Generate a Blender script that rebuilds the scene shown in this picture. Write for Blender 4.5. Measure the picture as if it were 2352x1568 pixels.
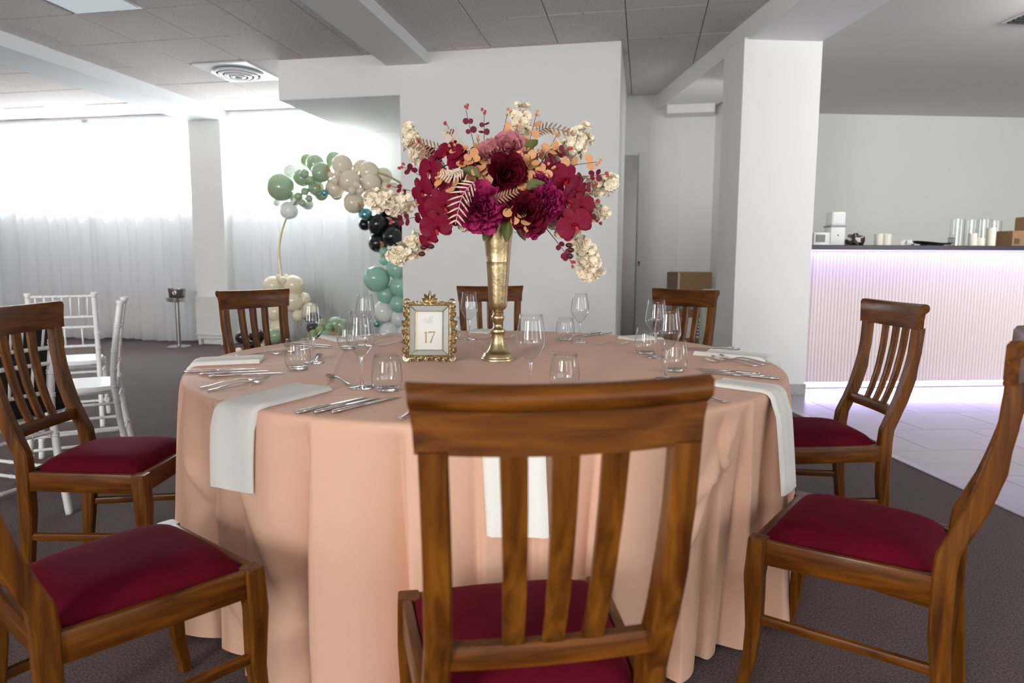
import bpy, bmesh, math, random
from mathutils import Vector, Matrix, Euler
rnd = random.Random(17)
S = bpy.context.scene
for o in list(bpy.data.objects): bpy.data.objects.remove(o)
PI = math.pi
sin, cos = math.sin, math.cos

# ------------------------------------------------------------------ camera, world, lights, exposure
HC = 1.145                                   # eye height
FPX, PITCH, YAW, ROLL = 1565.0, 0.118, 0.19, 0.003
_f = Vector((-sin(YAW)*cos(PITCH), cos(YAW)*cos(PITCH), -sin(PITCH)))
_r0 = Vector((cos(YAW), sin(YAW), 0)); _d0 = _f.cross(_r0)
RTV = _r0*cos(ROLL) - _d0*sin(ROLL); DNV = _r0*sin(ROLL) + _d0*cos(ROLL)
cam = bpy.data.cameras.new('camera'); cam_o = bpy.data.objects.new('camera', cam); S.collection.objects.link(cam_o)
m = Matrix.Identity(4)
for i in range(3):
    m[i][0], m[i][1], m[i][2] = RTV[i], -DNV[i], -_f[i]
m[2][3] = HC
cam_o.matrix_world = m
cam.sensor_width = 36.0; cam.lens = FPX/2352*36.0; cam.clip_start = 0.02; cam.clip_end = 200
cam.dof.use_dof = True; cam.dof.focus_distance = 2.55; cam.dof.aperture_fstop = 3.3
S.camera = cam_o
S.view_settings.view_transform = 'Standard'; S.view_settings.look = 'None'
S.view_settings.gamma = 1.0; S.view_settings.use_curve_mapping = False
S.view_settings.exposure = -0.04
S.cycles.use_denoising = True
S.cycles.max_bounces = 10; S.cycles.transparent_max_bounces = 24; S.cycles.transmission_bounces = 8
S.cycles.caustics_reflective = False; S.cycles.caustics_refractive = False
S.cycles.sample_clamp_indirect = 6.0

W = bpy.data.worlds.new('overcast_sky'); S.world = W; W.use_nodes = True
W.node_tree.nodes['Background'].inputs[0].default_value = (0.93, 0.97, 1.0, 1)
W.node_tree.nodes['Background'].inputs[1].default_value = 4.0

def area(name, loc, direction, sx, sy, power, col=(1, 1, 1), spread=PI):
    l = bpy.data.lights.new(name, 'AREA'); l.shape = 'RECTANGLE'; l.size = sx; l.size_y = sy
    l.energy = power; l.color = col; l.spread = spread
    o = bpy.data.objects.new(name, l); S.collection.objects.link(o)
    o.location = loc; o.rotation_euler = Vector(direction).to_track_quat('-Z', 'Y').to_euler()
    return o
DAY = (0.95, 0.98, 1.0)
# daylight outside the high windows of the window wall
area('daylight_window_1', (-7.7, 9.7, 3.0), (0, -1, -0.40), 3.1, 1.9, 1950, DAY)
area('daylight_window_2', (-4.65, 9.7, 3.0), (0, -1, -0.40), 2.0, 1.9, 1250, DAY)
# the row of windows behind the photographer
for k, (x, pw) in enumerate(((-6.0, 90), (-2.7, 430), (2.2, 30))):
    area('daylight_rear_%d' % (k+1), (x, -4.7, 2.1), (0, 1, -0.03), 2.0, 1.7, pw, (1.0, 0.985, 0.96))
# the windows of the bar room, out of the frame to the right
area('daylight_bar', (6.3, 2.6, 1.9), (-1, 0.55, 0.05), 1.8, 1.6, 80, DAY)
# unseen fill light, added to brighten the back wall of the bar
area('bar_wall_fill', (3.6, 5.4, 2.93), (-.25, .95, -.38), 1.8, .4, 60, (1.0, .98, .95))

# fill light added for the dark niche, hidden behind the bar pillar
area('niche_fill_light', (.93, 7.0, 2.55), (-.45, .7, -.65), .35, .35, 5, (1.0, .99, .96))

# ------------------------------------------------------------------ points from the camera model (always at a real depth)
def ray(x, y): return RTV*((x-1176)/FPX) + DNV*((y-784)/FPX) + _f
def at_z(x, y, z):
    r = ray(x, y); t = (z-HC)/r.z; return Vector((r.x*t, r.y*t, z))
def at_y(x, y, Y):
    r = ray(x, y); t = Y/r.y; return Vector((r.x*t, Y, HC+r.z*t))
def at_d(x, y, d):
    r = ray(x, y); return Vector((r.x*d, r.y*d, HC+r.z*d))
BA = 0.267                                   # the bar side of the room is turned by this angle
U = Vector((cos(BA), sin(BA), 0)); V = Vector((-sin(BA), cos(BA), 0))
def at_v(x, y, v):
    r = ray(x, y); t = v/(r.x*V.x+r.y*V.y); return Vector((r.x*t, r.y*t, HC+r.z*t))
def uv(u, v, z=0): return U*u + V*v + Vector((0, 0, z))

# ------------------------------------------------------------------ materials
def lin(h):
    if isinstance(h, str):
        v = [int(h[i:i+2], 16)/255 for i in (1, 3, 5)]
        return tuple(x/12.92 if x <= .04045 else ((x+.055)/1.055)**2.4 for x in v)
    return tuple(h)
def mat(name, col, rough=.5, metal=0, vary=0, vscale=6, bump=0, bscale=60, sheen=0, sheen_col=None, coat=0, spec=.5, trans=0, ior=1.45, sub=0):
    M = bpy.data.materials.new(name); M.use_nodes = True
    nt = M.node_tree; P = nt.nodes['Principled BSDF']
    c = lin(col); P.inputs['Base Color'].default_value = (*c, 1)
    P.inputs['Roughness'].default_value = rough; P.inputs['Metallic'].default_value = metal
    P.inputs['Specular IOR Level'].default_value = spec
    P.inputs['Coat Weight'].default_value = coat; P.inputs['Coat Roughness'].default_value = .12
    P.inputs['Transmission Weight'].default_value = trans; P.inputs['IOR'].default_value = ior
    if sheen:
        P.inputs['Sheen Weight'].default_value = sheen; P.inputs['Sheen Roughness'].default_value = .35
        P.inputs['Sheen Tint'].default_value = (*lin(sheen_col or col), 1)
    if sub:
        P.inputs['Subsurface Weight'].default_value = sub; P.inputs['Subsurface Radius'].default_value = (.02, .01, .008)
    if vary or bump:
        tc = nt.nodes.new('ShaderNodeTexCoord')
    if vary:
        n = nt.nodes.new('ShaderNodeTexNoise'); n.inputs['Scale'].default_value = vscale; n.inputs['Detail'].default_value = 5
        nt.links.new(tc.outputs['Object'], n.inputs['Vector'])
        mx = nt.nodes.new('ShaderNodeMix'); mx.data_type = 'RGBA'
        mx.inputs[6].default_value = (*[x*(1-vary) for x in c], 1); mx.inputs[7].default_value = (*[min(1, x*(1+vary)) for x in c], 1)
        nt.links.new(n.outputs['Fac'], mx.inputs[0]); nt.links.new(mx.outputs[2], P.inputs['Base Color'])
    if bump:
        n2 = nt.nodes.new('ShaderNodeTexNoise'); n2.inputs['Scale'].default_value = bscale; n2.inputs['Detail'].default_value = 3
        nt.links.new(tc.outputs['Object'], n2.inputs['Vector'])
        b = nt.nodes.new('ShaderNodeBump'); b.inputs['Strength'].default_value = bump; b.inputs['Distance'].default_value = .01
        nt.links.new(n2.outputs['Fac'], b.inputs['Height']); nt.links.new(b.outputs['Normal'], P.inputs['Normal'])
    return M
def N(M, t): return M.node_tree.nodes.new(t)
def L(M, a, b): M.node_tree.links.new(a, b)
def emit(name, col, s):
    M = bpy.data.materials.new(name); M.use_nodes = True; nt = M.node_tree; nt.nodes.clear()
    e = nt.nodes.new('ShaderNodeEmission'); e.inputs[0].default_value = (*lin(col), 1); e.inputs[1].default_value = s
    o = nt.nodes.new('ShaderNodeOutputMaterial'); nt.links.new(e.outputs[0], o.inputs[0]); return M
def thin_glass(name, tint=(1, 1, 1), rough=0.0, boost=1.0):
    M = bpy.data.materials.new(name); M.use_nodes = True; nt = M.node_tree; nt.nodes.clear()
    t = nt.nodes.new('ShaderNodeBsdfTransparent'); t.inputs[0].default_value = (*tint, 1)
    g = nt.nodes.new('ShaderNodeBsdfGlossy'); g.inputs['Roughness'].default_value = rough
    lw = nt.nodes.new('ShaderNodeLayerWeight')                       # facing is the same from both sides
    pw = nt.nodes.new('ShaderNodeMath'); pw.operation = 'POWER'; pw.inputs[1].default_value = 4.0
    mm = nt.nodes.new('ShaderNodeMath'); mm.operation = 'MULTIPLY_ADD'; mm.inputs[1].default_value = .75*boost; mm.inputs[2].default_value = .030*boost; mm.use_clamp = True
    mx = nt.nodes.new('ShaderNodeMixShader'); o = nt.nodes.new('ShaderNodeOutputMaterial')
    nt.links.new(lw.outputs['Facing'], pw.inputs[0]); nt.links.new(pw.outputs[0], mm.inputs[0]); nt.links.new(mm.outputs[0], mx.inputs[0])
    nt.links.new(t.outputs[0], mx.inputs[1]); nt.links.new(g.outputs[0], mx.inputs[2]); nt.links.new(mx.outputs[0], o.inputs[0])
    return M
def wood(name, a, b, rough=.32, axis='Z'):
    M = mat(name, a, rough, coat=.03, spec=.26)
    nt = M.node_tree; P = nt.nodes['Principled BSDF']
    tc = N(M, 'ShaderNodeTexCoord'); mp = N(M, 'ShaderNodeMapping')
    mp.inputs['Scale'].default_value = {'Z': (26, 26, 2.2), 'X': (2.2, 26, 26), 'Y': (26, 2.2, 26)}[axis]
    n = N(M, 'ShaderNodeTexNoise'); n.inputs['Scale'].default_value = 2.0; n.inputs['Detail'].default_value = 6; n.inputs['Distortion'].default_value = .6
    cr = N(M, 'ShaderNodeValToRGB'); cr.color_ramp.elements[0].position = .3; cr.color_ramp.elements[1].position = .75
    cr.color_ramp.elements[0].color = (*lin(b), 1); cr.color_ramp.elements[1].color = (*lin(a), 1)
    L(M, tc.outputs['Object'], mp.inputs[0]); L(M, mp.outputs[0], n.inputs['Vector']); L(M, n.outputs['Fac'], cr.inputs[0]); L(M, cr.outputs[0], P.inputs['Base Color'])
    return M

M_wall = mat('white_paint', (.82, .825, .81), .75, vary=.02, vscale=2, bump=.04, bscale=30)
M_beam = mat('white_beam_paint', (.74, .76, .77), .7, vary=.02, vscale=2)
M_barwall = mat('bar_wall_paint', (.76, .78, .73), .8, vary=.03, vscale=1.5)
M_barceil = mat('bar_ceiling_paint', (.72, .69, .66), .85, vary=.03, vscale=1.5)
M_tile = mat('ceiling_tile', (.345, .30, .285), .9, bump=.5, bscale=90)
if 1:
    P = M_tile.node_tree.nodes['Principled BSDF']; tc = N(M_tile, 'ShaderNodeTexCoord')
    n = N(M_tile, 'ShaderNodeTexNoise'); n.inputs['Scale'].default_value = 75; n.inputs['Detail'].default_value = 2
    cr = N(M_tile, 'ShaderNodeValToRGB'); cr.color_ramp.elements[0].position = .30; cr.color_ramp.elements[1].position = .42
    cr.color_ramp.elements[0].color = (.36, .325, .305, 1); cr.color_ramp.elements[1].color = (.66, .605, .58, 1)
    L(M_tile, tc.outputs['Object'], n.inputs['Vector']); L(M_tile, n.outputs['Fac'], cr.inputs[0]); L(M_tile, cr.outputs[0], P.inputs['Base Color'])
M_void = mat('ceiling_void', (.12, .09, .08), .9)
M_carpet = mat('carpet', (.05, .04, .04), .95, sheen=.28, sheen_col=(.50, .38, .37), bump=.9, bscale=420)
if 1:
    P = M_carpet.node_tree.nodes['Principled BSDF']; tc = N(M_carpet, 'ShaderNodeTexCoord')
    n = N(M_carpet, 'ShaderNodeTexNoise'); n.inputs['Scale'].default_value = 170; n.inputs['Detail'].default_value = 3
    cr = N(M_carpet, 'ShaderNodeValToRGB'); cr.color_ramp.elements[0].position = .32; cr.color_ramp.elements[1].position = .68
    cr.color_ramp.elements[0].color = (.026, .018, .018, 1); cr.color_ramp.elements[1].color = (.20, .147, .140, 1)
    L(M_carpet, tc.outputs['Object'], n.inputs['Vector']); L(M_carpet, n.outputs['Fac'], cr.inputs[0]); L(M_carpet, cr.outputs[0], P.inputs['Base Color'])
M_marble = mat('marble_tile', (.34, .325, .36), .22, vary=.12, vscale=1.6)
M_grout = mat('grout', (.3, .29, .3), .8)
M_strip = mat('metal_edge_strip', (.45, .45, .46), .35, metal=.8)
M_wood = wood('chair_wood', (.195, .066, .0055), (.050, .013, .0012), .33)
M_woodx = wood('chair_wood_cross_grain', (.175, .055, .0045), (.050, .013, .0012), .32, axis='X')
M_woody = wood('chair_wood_lengthwise', (.175, .055, .0045), (.050, .013, .0012), .32, axis='Y')
M_velvet = mat('crimson_velvet', (.085, .0003, .008), .9, vary=.35, vscale=12, sheen=.13, sheen_col=(.6, .005, .06), spec=.15)
M_white_lac = mat('white_lacquer', (.78, .79, .80), .35, coat=.2)
M_steel = mat('polished_steel', (.72, .71, .70), .13, metal=1)
M_brush = mat('brushed_steel', (.38, .36, .34), .30, metal=1, vary=.1, vscale=5)
M_gold = mat('antique_gold', (.52, .40, .225), .30, metal=1, vary=.25, vscale=14, bump=.15, bscale=40)
M_goldf = mat('gilt_frame', (.55, .45, .29), .27, metal=1, vary=.35, vscale=60)
M_mirror = mat('aged_mirror', (.42, .43, .42), .45, metal=.15, spec=.2, vary=.06, vscale=90)
M_card = mat('card_paper', (.84, .84, .81), .7)
M_ink = mat('gold_ink', (.42, .31, .10), .5)
M_ink2 = mat('pale_script_ink', (.62, .60, .55), .6)
M_glass = thin_glass('thin_glass', (.985, .99, .99), 0, 1.25)
M_glass_solid = mat('stem_glass', (1, 1, 1), 0, trans=1, ior=1.45)
M_pane = thin_glass('window_pane', (.97, .98, .98))
M_napkin = mat('napkin_linen', (.78, .77, .73), .85, bump=.15, bscale=500, sheen=.1)
M_cloth = mat('peach_satin', (.68, .415, .295), .6, bump=.03, bscale=300, sheen=.12, sheen_col=(.95, .7, .6), spec=.35)
M_black = mat('black_fabric', (.008, .008, .009), .7)
M_cardboard = mat('cardboard', (.30, .18, .09), .8, vary=.1, vscale=5)
M_tape = mat('packing_tape', (.55, .50, .42), .35)
M_dark = mat('dark_plastic', (.03, .03, .03), .5)
M_white_pl = mat('white_plastic', (.75, .76, .76), .4)
M_wax = mat('candle_wax', (.82, .79, .70), .5, sub=.3)
M_counter = mat('dark_counter', (.035, .028, .036), .35)
M_flute = mat('fluted_board', (.82, .72, .69), .6)
M_beige = mat('beige_edge', (.55, .40, .30), .6)
M_radiator = mat('radiator_enamel', (.76, .75, .70), .4)
M_granite = mat('granite_skirting', (.42, .40, .38), .4, vary=.4, vscale=60)

# ------------------------------------------------------------------ mesh helpers
def obj(name, bm, M, parent=None, smooth=False, loc=None, rot=None):
    me = bpy.data.meshes.new(name)
    if isinstance(bm, bmesh.types.BMesh):
        bm.normal_update(); bm.to_mesh(me); bm.free()
    else:
        me = bm
    if M is not None and not me.materials: me.materials.append(M)
    if smooth is True:
        for p in me.polygons: p.use_smooth = True
    elif smooth:
        for p in me.polygons: p.use_smooth = True
        me.set_sharp_from_angle(angle=math.radians(smooth))
    o = bpy.data.objects.new(name, me); S.collection.objects.link(o)
    if parent is not None: o.parent = parent
    if loc is not None: o.location = loc
    if rot is not None: o.rotation_euler = rot
    return o
def tag(o, label=None, cat=None, group=None, kind=None):
    if label: o['label'] = label
    if cat: o['category'] = cat
    if group: o['group'] = group
    if kind: o['kind'] = kind
    return o
def thing(name, label, cat, loc=(0, 0, 0), rz=0, group=None):
    o = bpy.data.objects.new(name, None); S.collection.objects.link(o); o.empty_display_size = .05
    o.location = loc; o.rotation_euler = (0, 0, rz); return tag(o, label, cat, group)
def struct(name, bm, M, smooth=False, label=None):
    o = obj(name, bm, M, None, smooth); o['kind'] = 'structure'
    if label: o['label'] = label
    return o
CH = {}
def kids(o): return [c for c in bpy.data.objects if c.parent == o]
def copy_tree(src, parent=None, tree=None):
    if tree is None:
        tree = {}
        for c in bpy.data.objects:
            if c.parent is not None: tree.setdefault(c.parent.name, []).append(c)
    c = src.copy(); S.collection.objects.link(c)
    if parent is not None: c.parent = parent
    for ch in tree.get(src.name, []): copy_tree(ch, c, tree)
    return c
def box(bm, x0, x1, y0, y1, z0, z1, M=None):
    vs = [Vector((x, y, z)) for x in (x0, x1) for y in (y0, y1) for z in (z0, z1)]
    if M is not None: vs = [M @ v for v in vs]
    v = [bm.verts.new(p) for p in vs]
    for f in ((0, 1, 3, 2), (4, 6, 7, 5), (0, 4, 5, 1), (2, 3, 7, 6), (0, 2, 6, 4), (1, 5, 7, 3)):
        bm.faces.new([v[i] for i in f])
    return v
def newbox(x0, x1, y0, y1, z0, z1, bev=0, seg=2, M=None):
    bm = bmesh.new(); box(bm, x0, x1, y0, y1, z0, z1, M)
    if bev: bmesh.ops.bevel(bm, geom=bm.edges[:], offset=bev, segments=seg, affect='EDGES', profile=.5)
    return bm
def prism(bm, pts, z0, z1):
    a = [bm.verts.new((p[0], p[1], z0)) for p in pts]; b = [bm.verts.new((p[0], p[1], z1)) for p in pts]
    n = len(pts); bm.faces.new(a[::-1]); bm.faces.new(b)
    for i in range(n): bm.faces.new((a[i], a[(i+1) % n], b[(i+1) % n], b[i]))
def loft(bm, rings, closed=True, caps=True, M=None):
    R = [[bm.verts.new(M @ Vector(p) if M is not None else p) for p in r] for r in rings]
    n = len(R[0])
    for a, b in zip(R, R[1:]):
        for i in range(n if closed else n-1):
            bm.faces.new((a[i], a[(i+1) % n], b[(i+1) % n], b[i]))
    if caps and closed:
        bm.faces.new(R[0][::-1]); bm.faces.new(R[-1])
    return R
def lathe(bm, prof, seg=24, M=None, cap=True):
    rings = []
    for r, z in prof:
        rings.append([Vector((r*cos(2*PI*i/seg), r*sin(2*PI*i/seg), z)) for i in range(seg)])
    loft(bm, rings, True, cap, M)
def tube(bm, pts, r, seg=8, M=None, caps=True):
    pts = [Vector(p) for p in pts]; n = len(pts)
    rr = r if isinstance(r, (list, tuple)) else [r]*n
    rings = []; up = None
    for i, p in enumerate(pts):
        t = (pts[min(i+1, n-1)]-pts[max(i-1, 0)]).normalized()
        if up is None:
            up = Vector((0, 0, 1)) if abs(t.z) < .9 else Vector((1, 0, 0))
        a = t.cross(up)
        if a.length < 1e-6: a = t.orthogonal()
        a.normalize(); b = a.cross(t).normalized(); up = b
        rings.append([p + (a*cos(2*PI*k/seg)+b*sin(2*PI*k/seg))*rr[i] for k in range(seg)])
    loft(bm, rings, True, caps, M)
def sphere(bm, c, r, seg=12, rings=8, sc=(1, 1, 1), M=None):
    c = Vector(c)
    top = bm.verts.new((c+Vector((0, 0, r*sc[2]))) if M is None else M @ (c+Vector((0, 0, r*sc[2]))))
    bot = bm.verts.new((c-Vector((0, 0, r*sc[2]))) if M is None else M @ (c-Vector((0, 0, r*sc[2]))))
    R = []
    for j in range(1, rings):
        a = PI*j/rings
        row = []
        for i in range(seg):
            p = c+Vector((r*sc[0]*sin(a)*cos(2*PI*i/seg), r*sc[1]*sin(a)*sin(2*PI*i/seg), r*sc[2]*cos(a)))
            row.append(bm.verts.new(p if M is None else M @ p))
        R.append(row)
    for i in range(seg):
        k = (i+1) % seg
        bm.faces.new((top, R[0][i], R[0][k])); bm.faces.new((bot, R[-1][k], R[-1][i]))
        for a, b in zip(R, R[1:]): bm.faces.new((a[i], b[i], b[k], a[k]))
def catmull(P, n=6):
    P = [Vector(p) for p in P]; out = []
    for i in range(len(P)-1):
        a, b, c, d = P[max(i-1, 0)], P[i], P[i+1], P[min(i+2, len(P)-1)]
        for k in range(n):
            t = k/n
            out.append(.5*((2*b)+(c-a)*t+(2*a-5*b+4*c-d)*t*t+(3*b-a-3*c+d)*t**3))
    out.append(P[-1]); return out
def interp(tab, z):
    for (z0, v0), (z1, v1) in zip(tab, tab[1:]):
        if z <= z1: 
            t = (z-z0)/(z1-z0); return v0+(v1-v0)*t
    return tab[-1][1]

# ------------------------------------------------------------------ the room
H = 3.09                                     # tiled ceiling
YC, YW = 8.45, 6.41                          # curtain plane, white wall plane
ZB = 2.92                                    # underside of the turned beam
bm = bmesh.new()
prism(bm, [(-12.5, -4.8), tuple(uv(2.545, -4.5)[:2]), tuple(uv(2.545, 9.2)[:2]), (-12.5, 9.0)], -.12, 0.0)
struct('floor', bm, M_carpet, label='dark brown carpet')
bm = bmesh.new(); box(bm, 2.575, 8.2, -5.0, 9.0, -.12, -.006, Matrix.Rotation(BA, 4, 'Z'))
fl2 = struct('floor_2', bm, M_grout, label='marble tiled floor of the bar side')
tile_me = None
for i in range(9):
    for j in range(11):
        u0, v0 = 2.578+i*.6+(.3 if j % 2 else 0)-(.3 if j % 2 and i == 0 else 0), .35+j*.5
        w = .3 if (j % 2 and i == 0) else .6
        if j % 2 and i > 0: u0 = 2.578+.3+(i-1)*.6
        bmt = newbox(u0+.002, u0+w-.002, v0+.002, v0+.498, -.02, 0.0, .001, 1, Matrix.Rotation(BA, 4, 'Z'))
        obj('floor_tile', bmt, M_marble, fl2)
struct('trim_1', newbox(2.53, 2.578, -3.5, 7.0, -.02, .006, .003, 1, Matrix.Rotation(BA, 4, 'Z')), M_strip, label='metal strip along the carpet edge')

ceil = struct('ceiling', newbox(-12.5, 3.2, -4.8, 8.9, H+.03, H+.2), M_void)
# tiles above the tables, one object each
TX0, TPX, TY0, TPY = -2.053, .62, 5.655, .70
tme = None
LIGHT = (-4.47, -3.90, 3.72, 4.95)
for i in range(-17, 8):
    for j in range(-4, 5):
        x0, y0 = TX0+i*TPX, TY0+j*TPY
        if y0 < 2.8 or x0 > 1.0+ (6-y0)*.25: continue
        if i == -4 and j in (-2, -3): continue             # light panel
        if i == -4 and j == 1: continue                    # air diffuser
        if tme is None:
            b = newbox(.003, TPX-.003, .003, TPY-.003, 0, .02, .004, 1); t = obj('ceiling_tile', b, M_tile, ceil); tme = t.data
        else: t = obj('ceiling_tile', tme, None, ceil)
        t.location = (x0, y0, H+rnd.uniform(0, .004)); t.rotation_euler = (rnd.uniform(-.003, .003), rnd.uniform(-.003, .003), 0)
struct('ceiling_2', newbox(-12.5, 3.2, -4.8, 2.85, H, H+.03), M_tile, label='tiled ceiling over the near part of the room')
b = newbox(-2.46, -2.045, -4.8, YW, 2.985, H+.03); struct('ceiling_beam', b, M_beam, label='white beam running to the white wall')
b = newbox(-5.98, -5.47, -4.8, 8.75, 2.965, H+.03); struct('ceiling_beam', b, M_beam, label='white beam running to the window pillar')
b = newbox(2.34, 2.945, -4.0, 8.6, ZB, H+.03, M=Matrix.Rotation(BA, 4, 'Z')); struct('ceiling_beam', b, M_wall, label='white beam above the bar pillar')
b = newbox(2.94, 8.2, -4.0, 8.6, 2.97, H+.03, M=Matrix.Rotation(BA, 4, 'Z')); struct('ceiling_3', b, M_barceil, label='plain grey ceiling of the bar side')

# window wall, with two high window openings
SILL, HEAD = 2.02, 2.90
wins = [(-9.2, -6.1), (-5.5, -3.72)]
bm = bmesh.new()
xs = [-12.5, -9.2, -6.2, -5.62, -3.72, -2.33]
box(bm, -12.5, -2.2, 8.7, 8.95, 0, SILL); box(bm, -12.5, -2.2, 8.7, 8.95, HEAD, H+.03)
for a, b2 in ((-12.5, -9.2), (-6.1, -5.5), (-3.72, -2.2)): box(bm, a, b2, 8.7, 8.95, SILL, HEAD)
struct('wall_window', bm, M_wall)
for k, (a, b2) in enumerate(wins):
    bm = bmesh.new(); w = .06
    box(bm, a, b2, 8.80, 8.86, SILL, SILL+w); box(bm, a, b2, 8.80, 8.86, HEAD-w, HEAD)
    n = 3 if k == 0 else 2
    for i in range(n+1):
        x = a+(b2-a)*i/n; x = min(max(x, a+w/2), b2-w/2)
        box(bm, x-w/2, x+w/2, 8.80, 8.86, SILL+w, HEAD-w)
    wo = struct('window_%d' % (k+1), bm, M_white_pl)
    for i in range(n):
        xa = a+(b2-a)*i/n; xb = a+(b2-a)*(i+1)/n
        obj('window_pane', newbox(xa+.02, xb-.02, 8.828, 8.832, SILL+.03, HEAD-.03), M_pane, wo)
    obj('window_sill', newbox(a-.03, b2+.03, 8.60, 8.72, SILL-.04, SILL-.004, .006), M_white_pl, wo)
struct('wall_pillar', newbox(-5.975, -5.50, 8.30, 8.72, 0, 2.97, .004, 1), M_wall, label='white pillar between the two curtained windows')
struct('wall_pillar', newbox(-9.9, -9.24, 8.40, 8.72, 0, 3.09), M_beam, label='pale pillar at the left end of the curtains')
# white wall with the boxed bulkhead
struct('wall_white', newbox(-2.33, -.25, YW, 8.75, 0, H+.02), M_wall, label='white wall block behind the table')
struct('wall_bulkhead', newbox(-3.585, -2.33, YW, 8.25, 2.712, H+.02), M_wall, label='boxed white bulkhead under the ceiling')
struct('wall_niche', newbox(-.25, 1.0, 8.5, 8.7, 0, H+.02), M_wall, label='back wall of the niche')
R4 = Matrix.Rotation(BA, 4, 'Z')
struct('wall_side', newbox(2.99, 3.12, 6.43, 8.45, 0, H, M=R4), M_wall, label='side wall of the niche')
struct('wall_bar', newbox(3.0, 8.2, 8.42, 8.6, 0, H, M=R4), M_barwall, label='back wall of the bar')
struct('wall_pillar', newbox(2.30, 2.958, 5.573, 6.0, 0, ZB+.02, .004, 1, M=R4), M_wall, label='square white pillar beside the bar')
struct('baseboard_pillar', newbox(2.29, 2.966, 5.562, 6.0, 0, .10, .003, 1, M=R4), M_granite)
struct('wall_pillar', newbox(-2.50, -1.98, -1.95, -1.45, 0, 2.99), M_wall, label='unseen white pillar added behind the camera to shade the lower left chair')  # added light blocker, holds rear daylight off the lower left chair
# side and rear of the room, out of the frame
struct('wall_left', newbox(-12.7, -12.5, -4.9, 9.0, 0, H+.1), M_wall)
bm = bmesh.new(); box(bm, -12.7, 9.0, -5.1, -4.9, 0, H+.1)
struct('wall_rear', bm, M_wall)
struct('wall_right', newbox(8.0, 8.2, -4.5, 9.0, 0, H, M=R4), M_barwall)
# niche: duct box, flush door, steel jamb
a, c = at_y(1531, 235, 8.45), at_y(1638, 265, 8.45)
struct('trim_2', newbox(a.x, c.x, 8.25, 8.5, c.z, a.z+.05, .005, 1), M_wall, label='white boxed duct above the niche')
dl, dr = at_y(1468, 351, 8.5), at_y(1562, 351, 8.5)
d1 = struct('door_1', newbox(dl.x, dr.x, 8.478, 8.5, .01, dl.z, .002, 1), M_wall, label='flush grey-white door in the niche')
bm = bmesh.new(); lathe(bm, [(.012, 0), (.012, .008), (.004, .009)], 12, Matrix.Translation((dl.x+.03, 8.476, 1.13)) @ Matrix.Rotation(PI/2, 4, 'X'))
box(bm, dl.x+.026, dl.x+.034, 8.468, 8.478, 1.09, 1.125); obj('keyhole', bm, M_dark, d1)
sl, sr = at_y(1424, 349, 8.2), at_y(1467, 349, 8.2)
bm = bmesh.new(); pr = []
for k in range(13):
    z = dl.z*.97*k/12
    pr.append([Vector((sl.x+rnd.uniform(-.006, .006), 8.17, z)), Vector((sr.x-.012, 8.17, z)), Vector((sr.x, 8.20, z)), Vector((sr.x, 8.24, z)), Vector((sl.x, 8.24, z))])
loft(bm, pr)
d2 = struct('door_2', bm, M_brush, label='scuffed stainless steel door edge')
obj('hinge', newbox(sl.x-.02, sl.x, 8.18, 8.23, dl.z*.97-.18, dl.z*.97-.02, .004, 1), M_dark, d2)
# switch board on the white wall behind the flowers
t = thing('switch_cabinet', 'flat pale grey cabinet on the white wall behind the flowers', 'cabinet', (0, 0, 0))
a, c = at_y(1180, 336, YW), at_y(1252, 533, YW)
obj('body', newbox(a.x, c.x, YW-.05, YW, c.z, a.z, .006), M_white_pl, t)
obj('door', newbox(a.x+.02, c.x-.02, YW-.056, YW-.05, c.z+.03, a.z-.03, .003, 1), M_wall, t)

# ceiling light panel and air diffuser
t = thing('ceiling_light', 'square glowing ceiling light panel at the top left of the tiled ceiling', 'light', (-4.185, 4.25, H))
obj('frame', newbox(-.30, .30, -.68, .685, -.004, .03), M_white_pl, t)
Mdiff = emit('light_diffuser', (.80, .90, .96), .62)
obj('diffuser', newbox(-.275, .275, -.66, .665, -.012, -.002, .004, 1), Mdiff, t)
t = thing('air_diffuser', 'round-ringed white air diffuser in the tiled ceiling', 'vent', (-4.20, 6.70, H))
obj('plate', newbox(-.30, .30, -.34, .34, -.012, .012, .004, 1), M_white_lac, t)
for r, dz in ((.235, .010), (.175, .020), (.115, .028), (.055, .034)):
    bm = bmesh.new(); prof_ = [(r+.020*cos(2*PI*k/10), -.018-dz+.011*sin(2*PI*k/10)) for k in range(11)]
    lathe(bm, prof_, 48, cap=False); obj('ring', bm, M_white_lac, t, True)
bm = bmesh.new(); lathe(bm, [(.0005, -.0125), (.238, -.0125), (.238, -.011)], 32, cap=False); obj('throat', bm, M_dark, t)
a = at_y(2335, 40, 5.4); a = at_z(2345, 38, 2.97)
t = thing('ceiling_grille', 'dark slotted grille in the bar ceiling at the upper right', 'vent', (a.x+.12, a.y, 2.97), BA)
obj('frame', newbox(-.16, .16, -.16, .16, -.01, 0, .003, 1), M_white_pl, t)
for k in range(6): obj('slat', newbox(-.14, .14, -.13+k*.048, -.105+k*.048, -.018, -.008), M_dark, t)

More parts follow.
